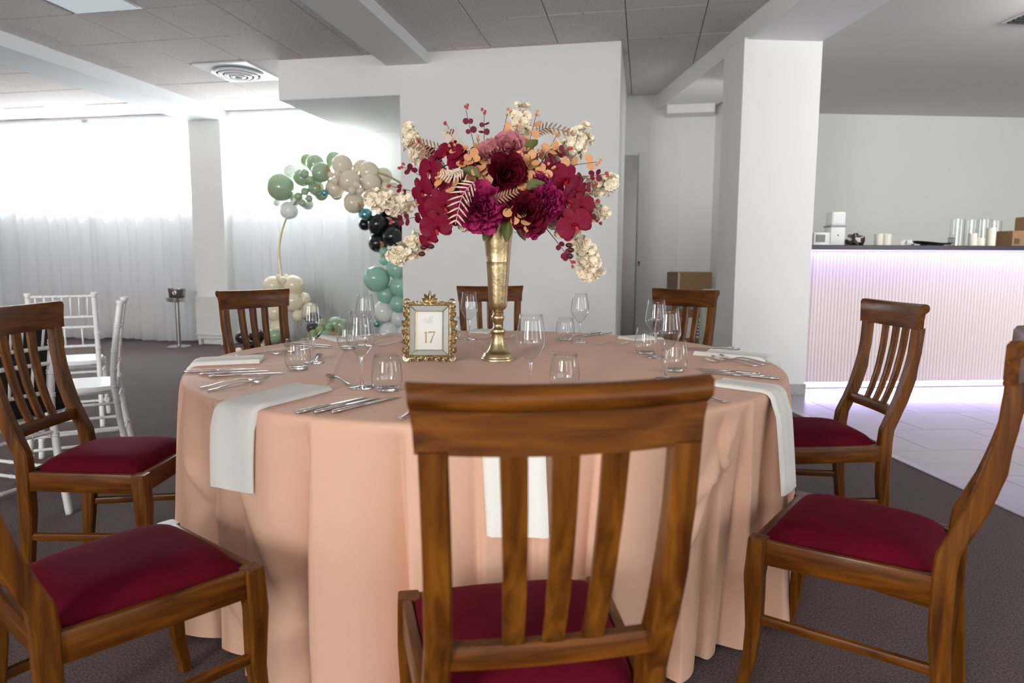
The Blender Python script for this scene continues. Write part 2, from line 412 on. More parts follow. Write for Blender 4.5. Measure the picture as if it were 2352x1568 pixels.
# ------------------------------------------------------------------ curtains
def curtain(x0, x1, pleats, seed, gather=None):
    rr = random.Random(seed); bm = bmesh.new(); nx = pleats*8
    ph = [rr.uniform(0, 6.28) for _ in range(4)]
    zs = [.02, .06, .3, .8, 1.4, 1.9, 2.4, 2.8, 2.98, 3.03, 3.06]
    rows = []
    for z in zs:
        row = []
        for i in range(nx+1):
            s = i/nx; x = x0+(x1-x0)*s
            amp = .035 if z < 2.9 else .018
            y = amp*sin(2*PI*pleats*s+1.2*sin(3.1*s*6+ph[0])) + .018*sin(2*PI*pleats*.37*s+ph[1]) + .006*sin(2*PI*pleats*2.3*s+ph[2]+z)
            if z > 2.95: y = .014*sin(2*PI*pleats*2.0*s)+.3*y
            x += .008*sin(9*s+z*1.3+ph[3])
            if gather is not None and z > 2.2:
                k = (z-2.2)/.85; d = x-gather
                x = gather+d*(1+.0*k)
            row.append(Vector((x, YC+y, z+.012*sin(7*s+ph[2]) if z < .1 else z)))
        rows.append(row)
    loft(bm, rows, False, False)
    return bm
M_sheer = bpy.data.materials.new('sheer_voile'); M_sheer.use_nodes = True
nt = M_sheer.node_tree; nt.nodes.clear()
tr = nt.nodes.new('ShaderNodeBsdfTransparent'); tl = nt.nodes.new('ShaderNodeBsdfTranslucent'); df = nt.nodes.new('ShaderNodeBsdfDiffuse')
tl.inputs[0].default_value = (.95, .96, .99, 1); df.inputs[0].default_value = (.94, .95, .98, 1)
m1 = nt.nodes.new('ShaderNodeMixShader'); m2 = nt.nodes.new('ShaderNodeMixShader'); out = nt.nodes.new('ShaderNodeOutputMaterial')
m1.inputs[0].default_value = .38; m2.inputs[0].default_value = .82
nt.links.new(tl.outputs[0], m1.inputs[1]); nt.links.new(df.outputs[0], m1.inputs[2])
nt.links.new(tr.outputs[0], m2.inputs[1]); nt.links.new(m1.outputs[0], m2.inputs[2]); nt.links.new(m2.outputs[0], out.inputs[0])
for x0, x1, pl, sd, lb in ((-9.22, -7.62, 9, 1, 'left half of the sheer white curtains over the wide window at far left'),
                           (-7.71, -5.985, 10, 2, 'sheer white curtain between the curtain split and the window pillar'),
                           (-5.49, -3.42, 13, 3, 'sheer white curtain behind the balloon hoop')):
    t = tag(bpy.data.objects.new('sheer_curtain', None), lb, 'curtain', 'sheer curtains on the window wall'); S.collection.objects.link(t)
    obj('fabric', curtain(x0, x1, pl, sd), M_sheer, t, True)
    obj('heading_tape', newbox(x0, x1, YC-.02, YC+.02, 3.02, 3.056, .008, 1), M_sheer, t)
for x0, x1, lb in ((-9.22, -6.01, 'white curtain track under the ceiling above the left pair of curtains'), (-5.47, -3.6, 'white curtain track above the curtain behind the balloons')):
    t = thing('curtain_rail', lb, 'curtain rail', ((x0+x1)/2, YC, 3.085))
    w = (x1-x0)/2
    obj('track', newbox(-w, w, -.05, .05, -.025, .003, .004, 1), M_white_lac, t)
    for s in (-1, 1): obj('end_cap', newbox(s*w-.012, s*w+.012, -.055, .055, -.045, .003, .004, 1), M_white_lac, t)
# radiators
def radiator(x0, x1, z0, z1, y, lb, flat=0):
    t = thing('radiator', lb, 'radiator', ((x0+x1)/2, y, 0)); w = (x1-x0)/2
    obj('panel', newbox(-w, w, -.03, .03, z0, z1, .008), M_radiator, t)
    for k in range(0 if flat else max(2, int(w*2/.07))):
        x = -w+.03+k*(2*w-.06)/(max(2, int(w*2/.07))-1)
        obj('fin', newbox(x-.012, x+.012, -.042, -.028, z0+.03, z1-.03, .004, 1), M_radiator, t)
    obj('grille', newbox(-w, w, -.028, .028, z1, z1+.012, .003, 1), M_white_pl, t)
    bm = bmesh.new(); e = .01 if flat else .10
    tube(bm, [(-w-e, 0, z0+.02), (w+e, 0, z0+.02)], .012, 8); tube(bm, [(-w-e, -.04*flat, z0+.06), (w+e, -.04*flat, z0+.06)], .012, 8); obj('pipe', bm, M_white_lac, t, True)
    for s in (-1, 1): obj('foot', newbox(s*w*.8-.015, s*w*.8+.015, -.03, .03, 0, z0, .003, 1), M_white_lac, t)
    return t
radiator(-8.9, -6.75, .10, .72, 8.60, 'long cream radiator dimly seen through the left curtains')
radiator(-5.05, -3.95, .10, .74, 8.60, 'cream radiator dimly seen through the curtain behind the balloons')
radiator(-5.94, -5.53, .08, .64, 8.25, 'small flat white radiator on the pillar between the windows', 1)

# ------------------------------------------------------------------ dining chairs
def post_y(z): return interp([(0, -.225), (.12, -.213), (.30, -.196), (.45, -.196), (.50, -.201), (.56, -.226), (.62, -.250), (.70, -.272), (.80, -.288), (.89, -.294), (.99, -.292)], z)
def post_x(z): return interp([(0, .170), (.30, .174), (.45, .174), (.58, .170), (.72, .172), (.89, .177), (.99, .18)], z)
def rail_bow(x): return -.026*(1-(x/.2)**2)
def make_chair():
    t = thing('dining_chair', None, 'chair')
    for s in (-1, 1):                                               # rear leg runs on up as the back post
        bm = bmesh.new(); rings = []
        for z in (0, .04, .10, .18, .30, .40, .45, .48, .50, .52, .54, .56, .58, .61, .65, .70, .75, .80, .85, .895):
            x, y = s*post_x(z), post_y(z)
            hx = .0155+.0045*min(1, z/.3); hy = .016+.007*min(1, z/.35)-(.004 if z > .7 else 0)
            c = .005
            rings.append([Vector((x+a*hx+ (c if a < 0 else -c)*e, y+b*hy+(c if b < 0 else -c)*(1-e), z))
                          for a, b, e in ((-1, -1, 1), (1, -1, 1), (1, -1, 0), (1, 1, 0), (1, 1, 1), (-1, 1, 1), (-1, 1, 0), (-1, -1, 0))])
        loft(bm, rings); obj('leg', bm, M_wood, t, 40)
    for s in (-1, 1):                                               # front leg, gently curved
        bm = bmesh.new(); rings = []
        for z, dy, dx, h in ((0, .030, .014, .0135), (.05, .020, .009, .0145), (.12, .008, .003, .0165), (.2, .002, 0, .019), (.28, .004, .001, .0215), (.34, .006, .002, .023), (.375, .003, .001, .0235), (.43, 0, 0, .0235), (.442, 0, 0, .022)):
            x, y = s*(.207+dx), .205+dy
            rings.append([Vector((x+a*h, y+b*h, z)) for a, b in ((-1, -.8), (-.8, -1), (.8, -1), (1, -.8), (1, .8), (.8, 1), (-.8, 1), (-1, .8))])
        loft(bm, rings); obj('leg', bm, M_wood, t, 40)
    def bar(p, q, hw, z0, z1, bev=.004):
        p, q = Vector(p), Vector(q); d = q-p; a = math.atan2(d.y, d.x)
        return newbox(0, d.length, -hw, hw, z0, z1, bev, 2, Matrix.Translation((p.x, p.y, 0)) @ Matrix.Rotation(a, 4, 'Z'))
    for s in (-1, 1):
        obj('seat_rail', bar((s*.178, -.18), (s*.212, .19), .011, .376, .442), M_woody, t, 40)
        bm = bmesh.new(); tube(bm, [(s*.174, -.196, .215), (s*.207, .200, .222)], .011, 8, Matrix.Identity(4)); 
        for v in bm.verts: v.co.z = .2185+(v.co.z-.2185)*1.35
        obj('stretcher', bm, M_woody, t, 40)
    obj('seat_rail', bar((-.19, .208), (.19, .208), .012, .376, .442), M_woodx, t, 40)
    obj('seat_rail', bar((-.165, -.192), (.165, -.192), .011, .376, .438), M_woodx, t, 40)
    # crowned velvet cushion
    bm = bmesh.new(); n = 18; g = []
    for j in range(n+1):
        row = []
        for i in range(n+1):
            a, b = i/n*2-1, j/n*2-1
            hw = .165+(.205-.165)*(b+1)/2
            ax = math.copysign(abs(a)**.9, a); bx = math.copysign(abs(b)**.9, b)
            e = (1-abs(ax)**4)*(1-abs(bx)**4)
            z = .436+.052*max(e, 0)**.55
            k = 1-.035*(abs(ax)*abs(bx))**4
            row.append(bm.verts.new((ax*hw*k, .012+bx*.190*k, z)))
        g.append(row)
    for j in range(n):
        for i in range(n): bm.faces.new((g[j][i], g[j][i+1], g[j+1][i+1], g[j+1][i]))
    rim = [g[0][i] for i in range(n+1)]+[g[j][n] for j in range(1, n+1)]+[g[n][i] for i in range(n-1, -1, -1)]+[g[j][0] for j in range(n-1, 0, -1)]
    low = [bm.verts.new((v.co.x, v.co.y, .415)) for v in rim]; k = len(rim)
    for i in range(k): bm.faces.new((rim[(i+1) % k], rim[i], low[i], low[(i+1) % k]))
    bm.faces.new(low[::-1])
    obj('seat_cushion', bm, M_velvet, t, True)
    # curved top rail with a rounded bead along its back
    bm = bmesh.new(); rings = []
    for i in range(17):
        x = -.2+.4*i/16
        sec = [(-.014, .887, .002), (.012, .887, .002), (.012, .935, .003), (.011, .972, .010), (.004, .982, .011), (-.012, .984, .012), (-.023, .979, .012), (-.028, .968, .011), (-.026, .956, .010), (-.019, .949, .008), (-.015, .947, .008), (-.014, .92, .004)]
        rings.append([Vector((x*(1+fx*5), -.284+rail_bow(x)*.9+dy, z+.004*(x/.2)**2)) for dy, z, fx in sec])
    loft(bm, rings); obj('top_rail', bm, M_woodx, t, 50)
    bm = bmesh.new(); rings = []
    for i in range(9):
        x = -.156+.312*i/8; y = post_y(.565)+.004+rail_bow(x)*.55
        rings.append([Vector((x, y+dy, z)) for dy, z in ((-.012, .546), (.011, .546), (.013, .55), (.009, .580), (.006, .584), (-.012, .584), (-.015, .58))])
    loft(bm, rings); obj('cross_rail', bm, M_woodx, t, 50)
    for k in (-1, 0, 1):
        bm = bmesh.new(); rings = []
        for i in range(12):
            z = .575+(.895-.575)*i/11
            x = k*(.060+.011*i/11); w = .0155+.0035*i/11
            y = post_y(z)+rail_bow(x)*(.55+.35*i/11)+.004
            rings.append([Vector((x+dx*w, y+dy, z)) for dx, dy in ((-1, -.006), (1, -.006), (1, .004), (.55, .008), (-.55, .008), (-1, .004))])
        loft(bm, rings); obj('back_slat', bm, M_wood, t, 40)
    return t
chairs = [
 (-.206, 1.183, .356, 'wooden dining chair nearest the camera, seen from behind at the front of the table'),
 (.585, 1.864, 1.102, 'wooden dining chair in side view at lower right, its back cut off'),
 (.705, 2.934, 1.779, 'wooden dining chair at right of the table in front of the lit bar'),
 (-1.858, 2.074, 4.914, 'wooden dining chair at left in front of the white spindle chairs'),
 (-1.153, 1.277, -.491, 'dark lying-close wooden dining chair in the lower left corner of the photo'),
 (-1.784, 3.205, 4.27, 'wooden dining chair across the table in front of the balloon hoop'),
 (-.85, 3.94, 3.5, 'wooden dining chair across the table behind the gold vase'),
 (.061, 3.785, 2.52, 'wooden dining chair across the table in front of the cardboard boxes'),
]
chairs[4] = (*chairs[4][:3], 'shadowed wooden dining chair in the lower left corner, red seat seen from its side')
proto = make_chair()
for i, (x, y, a, lb) in enumerate(chairs):
    c = proto if i == 0 else copy_tree(proto)
    c.location = (x, y, 0); c.rotation_euler.z = a
    tag(c, lb, 'chair', 'wooden dining chairs around the table')

# ------------------------------------------------------------------ white spindle (chiavari) chairs
def ring_post(bm, pts, r, marks, seg=10):
    P = catmull(pts, 5); tube(bm, P, r, seg)
    n = len(P)
    for mk in marks:
        k = mk*(n-1); i = min(int(k), n-2); p = P[i].lerp(P[i+1], k-i); d = (P[i+1]-P[i]).normalized()
        tube(bm, [p-d*.010, p-d*.006, p-d*.002, p+d*.002, p+d*.006, p+d*.010], [r*1.02, r*1.22, r*1.05, r*1.05, r*1.22, r*1.02], seg)
def make_spindle():
    t = thing('spindle_chair', None, 'chair')
    top = .92
    def by(z): return interp([(0, -.255), (.25, -.215), (.46, -.195), (.6, -.20), (.92, -.25)], z)
    for s in (-1, 1):
        bm = bmesh.new()
        ring_post(bm, [(s*.185, by(z), z) for z in (0, .12, .25, .38, .46, .55, .66, .80, top-.02)], .0165, (.18, .36, .5, .62, .74, .86))
        lathe(bm, [(.014, top-.03), (.015, top-.02), (.021, top-.008), (.022, top), (.016, top+.006), (.001, top+.008)], 12, Matrix.Translation((s*.185, by(top), 0)))
        obj('leg', bm, M_white_lac, t, True)
        bm = bmesh.new(); ring_post(bm, [(s*.195, .215, 0), (s*.19, .205, .15), (s*.185, .195, .3), (s*.185, .195, .43)], .016, (.25, .55, .85))
        obj('leg', bm, M_white_lac, t, True)
    bm = bmesh.new(); pts = []
    for i in range(24):
        a = 2*PI*i/24; ca, sa = cos(a), sin(a); k = .93/max(abs(ca), abs(sa)) if 0 else 1/(abs(ca)**5+abs(sa)**5)**.2
        pts.append((ca*k*.195, sa*k*.205))
    rings = [[Vector((x*q, y*q, z)) for x, y in pts] for q, z in ((.97, .425), (1, .432), (1, .448), (.98, .456))]
    loft(bm, rings); obj('seat', bm, M_white_lac, t, 40)
    def rung(z, y, r=.0095, name='back_rail'):
        bm = bmesh.new(); ring_post(bm, [(-.18, y, z), (-.06, y, z), (.06, y, z), (.18, y, z)], r, (.2, .4, .6, .8), 8); obj(name, bm, M_white_lac, t, True)
    for z in (.90, .76, .69, .56): rung(z, by(z))
    for k in range(7):
        x = -.14+k*.28/6
        bm = bmesh.new(); tube(bm, [(x, by(.76), .76), (x*1.02, by(.83), .83), (x*1.05, by(.90), .90)], .0055, 8); obj('spindle', bm, M_white_lac, t, True)
    for k in range(3):
        x = -.10+k*.1
        bm = bmesh.new(); tube(bm, [(x, by(.56), .56), (x, by(.69), .69)], .006, 8); obj('spindle', bm, M_white_lac, t, True)
    for z in (.14, .21):
        for s in (-1, 1):
            bm = bmesh.new(); ring_post(bm, [(s*.187, by(z)+.01, z), (s*.189, 0, z), (s*.190, .20, z)], .0085, (.3, .7), 8); obj('stretcher', bm, M_white_lac, t, True)
    for y, z in ((.20, .18), (-.225, .18), (.20, .36), (-.205, .38)):
        bm = bmesh.new(); ring_post(bm, [(-.185, y, z), (0, y, z), (.185, y, z)], .0085, (.3, .7), 8); obj('stretcher', bm, M_white_lac, t, True)
    for s in (-1, 1):
        bm = bmesh.new(); ring_post(bm, [(s*.187, -.2, .36), (s*.187, .19, .36)], .0085, (.3, .7), 8); obj('stretcher', bm, M_white_lac, t, True)
    return t
def place_spindle(c, back_mid, th):
    d = Vector((-sin(th), cos(th), 0)); p = back_mid + d*.25
    c.location = (p.x, p.y, 0); c.rotation_euler.z = th
sp = make_spindle()
b1 = at_z(140, 674, .92); place_spindle(sp, b1, math.radians(38))
tag(sp, 'white spindle chair by the curtains, backrest half hidden by the dark wooden chair', 'chair', 'white spindle chairs at far left')
c2 = copy_tree(sp); b2 = (at_z(275, 692, .92)+at_z(285, 683, .92))/2; place_spindle(c2, b2, math.radians(127.8)); c2['label'] = 'white spindle chair in side view, nearest the ice bucket stand'
c3 = copy_tree(sp); foot = at_z(160, 1180, 0)
th3 = math.radians(84); d3 = Vector((-sin(th3), cos(th3), 0)); r3 = Vector((cos(th3), sin(th3), 0))
p3 = foot - r3*.185 + d3*.255 if False else foot - Vector((cos(th3), sin(th3), 0))*.185 + d3*.255
c3.location = (p3.x, p3.y, 0); c3.rotation_euler.z = th3; c3['label'] = 'white spindle chair holding a black bag, seen through the slats of the wooden chair'
t = thing('bag', 'black bag standing on the white spindle chair at far left', 'bag', (p3.x+r3.x*.11, p3.y+r3.y*.11, .457), th3)
bm = newbox(-.20, .20, -.17, .10, 0, .40, .03, 3)
for v in bm.verts:
    v.co.x *= 1-.06*(v.co.z/.4)**2; v.co.y = v.co.y*(1-.15*(v.co.z/.4)**2)
obj('body', bm, M_black, t, True)
obj('flap', newbox(-.165, .165, .08, .105, .05, .3, .008), M_black, t, True)
bm = bmesh.new(); tube(bm, catmull([(-.08, -.03, .385), (-.07, -.03, .42), (0, -.03, .435), (.07, -.03, .42), (.08, -.03, .385)], 5), .009, 8); obj('handle', bm, M_black, t, True)

# ------------------------------------------------------------------ the round table and its cloth
TC = Vector((-.594, 2.608, 0)); TR = 1.10; TZ = .76
t = thing('round_table', 'round dining table hidden under the peach cloth', 'table', TC)
bm = bmesh.new(); lathe(bm, [(.001, .725), (TR-.05, .725), (TR-.035, .732), (TR-.035, .748), (TR-.04, .7525), (.001, .7525)], 48); obj('tabletop', bm, M_woodx, t, 40)
for k in range(4):
    a = PI/4+k*PI/2; bm = bmesh.new(); tube(bm, [(.75*cos(a), .75*sin(a), 0), (.7*cos(a), .7*sin(a), .726)], .022, 10); obj('leg', bm, M_brush, t, True)
# cloth: pressed flat top, folds that open towards the floor
NT = 900
fr = random.Random(5)
starts = [200, 213, 224, 236.5, 245.7, 257.8, 271.5, 281, 288.5, 297, 309, 318.2, 324, 333]
while starts[-1] < 547: starts.append(starts[-1]+fr.uniform(8, 16))
starts[-1] = 560
seat_dirs = [(math.atan2(y-TC.y, x-TC.x) % (2*PI)) for x, y, a, lb in chairs]
def near_seat(th): return max(math.exp(-(((th-s+PI) % (2*PI)-PI)/.16)**2) for s in seat_dirs)
lob_h = [fr.uniform(.75, 1.1) for _ in starts]
def fold(th):                                                   # each hanging fold steps out sharply and falls away slowly
    d = math.degrees(th) % 360
    if d < 200: d += 360
    k = max(i for i, s in enumerate(starts) if s <= d)
    w = (starts[k+1] if k+1 < len(starts) else 560.001)-starts[k]; q = (d-starts[k])/w
    e = .12
    v = (.5-.5*cos(PI*q/e)) if q < e else max(0, 1-((q-e)/(1-e))**2.1)**.85
    return (v*lob_h[k]*min(1.15, w/12)-.80)*(1-.45*near_seat(th))
FOLD = [fold(2*PI*i/NT) for i in range(NT)]
FLARE = [.030-.026*near_seat(2*PI*i/NT) for i in range(NT)]
def dents(th, z):
    d = math.degrees(th) % 360; s = 0
    for d0, z0, d1, z1 in ((244.5, .64, 257, .20), (308, .48, 321.5, .62), (230, .55, 237, .42), (237, .28, 245, .09), (321, .70, 311, .40)):
        q = (z-z0)/(z1-z0)
        if -.1 < q < 1.1: s += .016*math.exp(-((d-(d0+(d1-d0)*q))/1.3)**2)*min(1, 5*(q+.1), 5*(1.1-q))
    return s
prof = []                                     # (radius, z, fold amount)
for r in (.02, .15, .3, .45, .6, .75, .88, .97, 1.03, 1.07, 1.085): prof.append((r, TZ, 0))
for a in (15, 35, 55, 75): prof.append((1.085+.018*sin(math.radians(a)), TZ-.018+.018*cos(math.radians(a)), .0))
for k in range(1, 41):
    q = k/40; prof.append((1.103, TZ-.018-q*(TZ-.018-.018), q))
bm = bmesh.new(); rows = []
for r, z, fa in prof:
    row = []
    for i in range(NT):
        th = 2*PI*i/NT
        rr = r+FLARE[i]*fa**.85+(.165*fa**.6)*FOLD[i]+(dents(th, z) if fa else 0)
        th2 = th+.010*fa*sin(9*th+4*fa)
        zz = z+(.012*(FOLD[i]) if fa > .93 else 0)*(fa-.93)/.07 if fa else z
        row.append(bm.verts.new((rr*cos(th2), rr*sin(th2), zz)))
    rows.append(row)
for a, b in zip(rows, rows[1:]):
    for i in range(NT): bm.faces.new((a[i], a[(i+1) % NT], b[(i+1) % NT], b[i])[::-1])
cc = bm.verts.new((0, 0, TZ))
for i in range(NT): bm.faces.new((cc, rows[0][i], rows[0][(i+1) % NT]))
cl = obj('tablecloth', bm, M_cloth, None, True, TC)
tag(cl, 'floor-length peach satin cloth on the round table', 'tablecloth')
# pressed creases on the cloth: ridges in the relief only
nt = M_cloth.node_tree; P = nt.nodes['Principled BSDF']; old = [n for n in nt.nodes if n.type == 'BUMP'][0]
tc = N(M_cloth, 'ShaderNodeTexCoord'); sx = N(M_cloth, 'ShaderNodeSeparateXYZ'); L(M_cloth, tc.outputs['Object'], sx.inputs[0])
prev = None
for (ax, ay, c0) in ((.42, -.907, -.01), (.93, .36, .02), (.42, -.907, .62), (.93, .36, .62), (.93, .36, -.58)):
    m1 = N(M_cloth, 'ShaderNodeMath'); m1.operation = 'MULTIPLY_ADD'; m1.inputs[1].default_value = ax; m1.inputs[2].default_value = -c0; L(M_cloth, sx.outputs[0], m1.inputs[0])
    m2 = N(M_cloth, 'ShaderNodeMath'); m2.operation = 'MULTIPLY_ADD'; m2.inputs[1].default_value = ay; L(M_cloth, sx.outputs[1], m2.inputs[0]); L(M_cloth, m1.outputs[0], m2.inputs[2])
    m3 = N(M_cloth, 'ShaderNodeMath'); m3.operation = 'ABSOLUTE'; L(M_cloth, m2.outputs[0], m3.inputs[0])
    m4 = N(M_cloth, 'ShaderNodeMapRange'); m4.inputs[1].default_value = 0; m4.inputs[2].default_value = .014; m4.inputs[3].default_value = 1; m4.inputs[4].default_value = 0; L(M_cloth, m3.outputs[0], m4.inputs[0])
    if prev is None: prev = m4.outputs[0]
    else:
        ad = N(M_cloth, 'ShaderNodeMath'); ad.operation = 'MAXIMUM'; L(M_cloth, prev, ad.inputs[0]); L(M_cloth, m4.outputs[0], ad.inputs[1]); prev = ad.outputs[0]
b2 = N(M_cloth, 'ShaderNodeBump'); b2.inputs['Strength'].default_value = .5; b2.inputs['Distance'].default_value = .004
L(M_cloth, prev, b2.inputs['Height']); L(M_cloth, old.outputs[0], b2.inputs['Normal']); L(M_cloth, b2.outputs[0], P.inputs['Normal'])
def cloth_r(th, z):
    q = max(0, min(1, (TZ-.018-z)/(TZ-.036))); i = int(th/(2*PI)*NT) % NT
    return 1.103+FLARE[i]*q**.85+.165*q**.6*max(FOLD[max(0, min(NT-1, i+k))] for k in range(-4, 5))+.004

# ------------------------------------------------------------------ napkins
def napkin(start, rim, w, hang, label, seed):
    rr = random.Random(seed)
    s0 = Vector((start[0], start[1], 0)); d = (Vector((rim[0], rim[1], 0))-s0).normalized(); nrm = Vector((-d.y, d.x, 0))
    rel = s0-TC; bq = rel.dot(d); cq = rel.length_squared-1.085**2
    Lr = -bq+math.sqrt(max(bq*bq-cq, 0))                        # way to the rim
    path = []                                                   # (out, z)
    n1 = max(4, int(Lr/.03))
    for i in range(n1+1): path.append((Lr*i/n1, TZ+.001))
    for a in (30, 60, 85): path.append((Lr+.030*sin(math.radians(a)), TZ+.001-.030*(1-cos(math.radians(a)))))
    pc = s0+d*Lr-TC; th0 = math.atan2(pc.y, pc.x) % (2*PI); dth = w*.5/1.1
    n2 = 7
    for i in range(1, n2+1):
        z = TZ-.028-hang*i/n2
        r = max(cloth_r((th0+dth*q/4) % (2*PI), z) for q in range(-5, 6))+.006
        path.append((max(Lr+.032, Lr+(r-1.085)*1.0+.006), z))
    M_ = 12; bm = bmesh.new(); rings = []
    for k, (o, z) in enumerate(path):
        q = k/(len(path)-1)
        a, b = path[max(k-1, 0)], path[min(k+1, len(path)-1)]
        tx, tz = b[0]-a[0], b[1]-a[1]; l = math.hypot(tx, tz); nx, nz = -tz/l, tx/l       # outward normal of the path
        if nz < 0 and k < 3: nx, nz = -nx, -nz
        if nx < -.01: nx, nz = -nx, -nz
        top, bot = [], []
        for j in range(M_+1):
            u = j/M_*2-1
            th = .0075+.007*math.exp(-((abs(u)-.82)/.16)**2)*(1-.5*q)+.003*sin(3*u+seed)
            if abs(u) > .97: th = .004
            ww = w*.5*(1-.05*q*sin(seed))
            base = s0+d*o+nrm*(u*ww+.008*sin(4*q+seed))
            skew = .012*u*sin(seed*1.7) if k == 0 else 0
            top.append(base+d*(nx*th+skew)+Vector((0, 0, z+nz*th)))
            bot.append(base+d*(skew)+Vector((0, 0, z)))
        rings.append(top+bot[::-1])
    loft(bm, rings)
    o = obj('napkin', bm, M_napkin, None, 60); tag(o, label, 'napkin', 'white folded napkins draped over the table edge')
fr_ = at_z(1183, 985, TZ)
napkin((-.98, 1.885), (-1.05, 1.567), .155, .19, 'white napkin hanging over the cloth at the front left of the table', 1)
napkin((.235, 2.215), (.40, 2.125), .130, .27, 'white napkin hanging over the cloth at the right edge of the table', 2)
napkin((fr_.x-.03, fr_.y+.30), (fr_.x, fr_.y), .15, .24, 'white napkin hanging behind the slats of the nearest wooden chair', 3)
napkin((-1.425, 2.35), (-1.63, 2.24), .13, .20, 'white napkin lying towards the left rim beside the water tumbler', 4)
napkin((.253, 2.935), (.47, 2.815), .14, .16, 'rolled white napkin on the right of the table behind three forks', 5)
napkin((-1.36, 3.03), (-1.50, 3.17), .16, .16, 'white napkin at the back left rim in front of the green balloons', 6)
napkin((-.07, 3.37), (.06, 3.48), .13, .16, 'white napkin at the back right rim in front of the chair by the boxes', 7)
napkin((-.85, 3.50), (-.86, 3.68), .11, .14, 'white napkin at the far rim partly hidden by the gold vase', 8)

# ------------------------------------------------------------------ cutlery
def strip(bm, P, W, T, seg=6):
    """flat bar along x: P = [(x, z)], W half widths, T half thicknesses"""
    rings = []
    for (x, z), w, h in zip(P, W, T):
        rings.append([Vector((x, w*cos(2*PI*k/8+PI/8)*1.08, z+h*sin(2*PI*k/8+PI/8)*1.08)) for k in range(8)])
    loft(bm, rings)
def make_knife(Ln):
    t = thing('table_knife', None, 'knife')
    bm = bmesh.new(); strip(bm, [(0, .005), (.004, .005), (.03, .005), (Ln*.30, .005), (Ln*.42, .005), (Ln*.44, .005)], [.003, .0055, .006, .005, .0055, .004], [.002, .004, .0045, .004, .004, .002]); obj('handle', bm, M_steel, t, True)
    bm = bmesh.new(); strip(bm, [(Ln*.435, .005), (Ln*.47, .005), (Ln*.7, .0045), (Ln*.9, .004), (Ln*.97, .003), (Ln, .002)], [.005, .0085, .0095, .0085, .005, .001], [.0016, .0012, .001, .0009, .0008, .0005]); obj('blade', bm, M_steel, t, True)
    return t
def make_fork(Ln):
    t = thing('table_fork', None, 'fork')
    bm = bmesh.new(); strip(bm, [(0, .004), (.006, .0035), (.03, .004), (Ln*.35, .010), (Ln*.55, .013), (Ln*.66, .010), (Ln*.72, .006)], [.004, .0075, .008, .0045, .003, .0035, .008], [.001, .0016, .0016, .0018, .002, .0016, .0011]); obj('handle', bm, M_steel, t, True)
    bm = bmesh.new(); strip(bm, [(Ln*.71, .007), (Ln*.75, .004), (Ln*.79, .004), (Ln*.81, .0045)], [.005, .0115, .0125, .012], [.001]*4)
    for k in range(4):
        y = -.0096+k*.0064; rings = []
        for x, z in ((Ln*.80, .0045), (Ln*.88, .007), (Ln*.95, .012), (Ln, .018)):
            w = .0019 if x < Ln*.97 else .0007
            rings.append([Vector((x, y-w, z-.0008)), Vector((x, y+w, z-.0008)), Vector((x, y+w, z+.0008)), Vector((x, y-w, z+.0008))])
        loft(bm, rings)
    obj('tines', bm, M_steel, t, 50); return t
def make_spoon(Ln):
    t = thing('dessert_spoon', None, 'spoon')
    bm = bmesh.new(); strip(bm, [(0, .004), (.006, .0035), (.03, .004), (Ln*.4, .011), (Ln*.6, .014), (Ln*.72, .012)], [.004, .007, .0075, .004, .0026, .004], [.001, .0015, .0015, .0017, .002, .0012]); obj('handle', bm, M_steel, t, True)
    bm = bmesh.new(); n = 14; g = []
    cx, a, b = Ln*.85, Ln*.155, .0165
    for side in (0, 1):
        rows = []
        for j in range(6):
            q = j/5; row = []
            for i in range(n):
                an = 2*PI*i/n
                row.append(bm.verts.new((cx+a*q*cos(an), b*q*sin(an)*(1-.12*cos(an)), .012-.0095*(1-q*q)+(.0009 if side else 0)+.004*q*cos(an))))
            rows.append(row)
        for r0, r1 in zip(rows[1:], rows[2:]):
            for i in range(n): bm.faces.new((r0[i], r0[(i+1) % n], r1[(i+1) % n], r1[i]))
        c = bm.verts.new((cx, 0, .0025+(.0009 if side else 0)))
        for i in range(n): bm.faces.new((c, rows[1][i], rows[1][(i+1) % n]))
        g.append(rows[-1])
        for v in rows[0]: bm.verts.remove(v)
    for i in range(n): bm.faces.new((g[0][i], g[0][(i+1) % n], g[1][(i+1) % n], g[1][i]))
    obj('bowl', bm, M_steel, t, True); return t
protos = {}
def cutlery(kind, start, d, Ln, label, group):
    key = (kind, round(Ln, 3))
    if key not in protos:
        o = {'knife': make_knife, 'fork': make_fork, 'spoon': make_spoon}[kind](Ln); protos[key] = o
    else: o = copy_tree(protos[key])
    o.location = (start[0], start[1], TZ+.0005); o.rotation_euler.z = math.atan2(d[1], d[0]); tag(o, label, kind, group); return o
G1 = 'table knives of the place settings'; G2 = 'table forks of the place settings'; G3 = 'dessert cutlery of the place settings'
for p, Ln, w in (((-.848, 1.543), .250, 'left'), ((-.805, 1.557), .235, 'middle'), ((-.763, 1.566), .255, 'right')):
    cutlery('knife', p, (.10, .25), Ln, 'steel knife right of the front left napkin, %s one of its three' % w, G1)
cutlery('fork', (-1.25, 1.765), (.12, .30), .215, 'steel fork beside the front left napkin, the one nearer to it', G2)
cutlery('fork', (-1.30, 1.80), (.14, .30), .215, 'steel fork left of the front left napkin, the one farther from it', G2)
cutlery('spoon', (-.884, 1.945), (-.147, .125), .165, 'steel dessert spoon beside the foot of the front left wine glass', G3)
for p, Ln, w in (((-1.535, 2.045), .235, 'outermost'), ((-1.458, 2.018), .225, 'middle'), ((-1.40, 1.985), .235, 'nearest the camera')):
    cutlery('knife', p, (.18, .105), Ln, 'steel knife in front of the left rim napkin, %s' % w, G1)
cutlery('fork', (-1.61, 2.46), (.15, .085), .205, 'steel fork behind the left rim napkin, the nearest of three', G2)
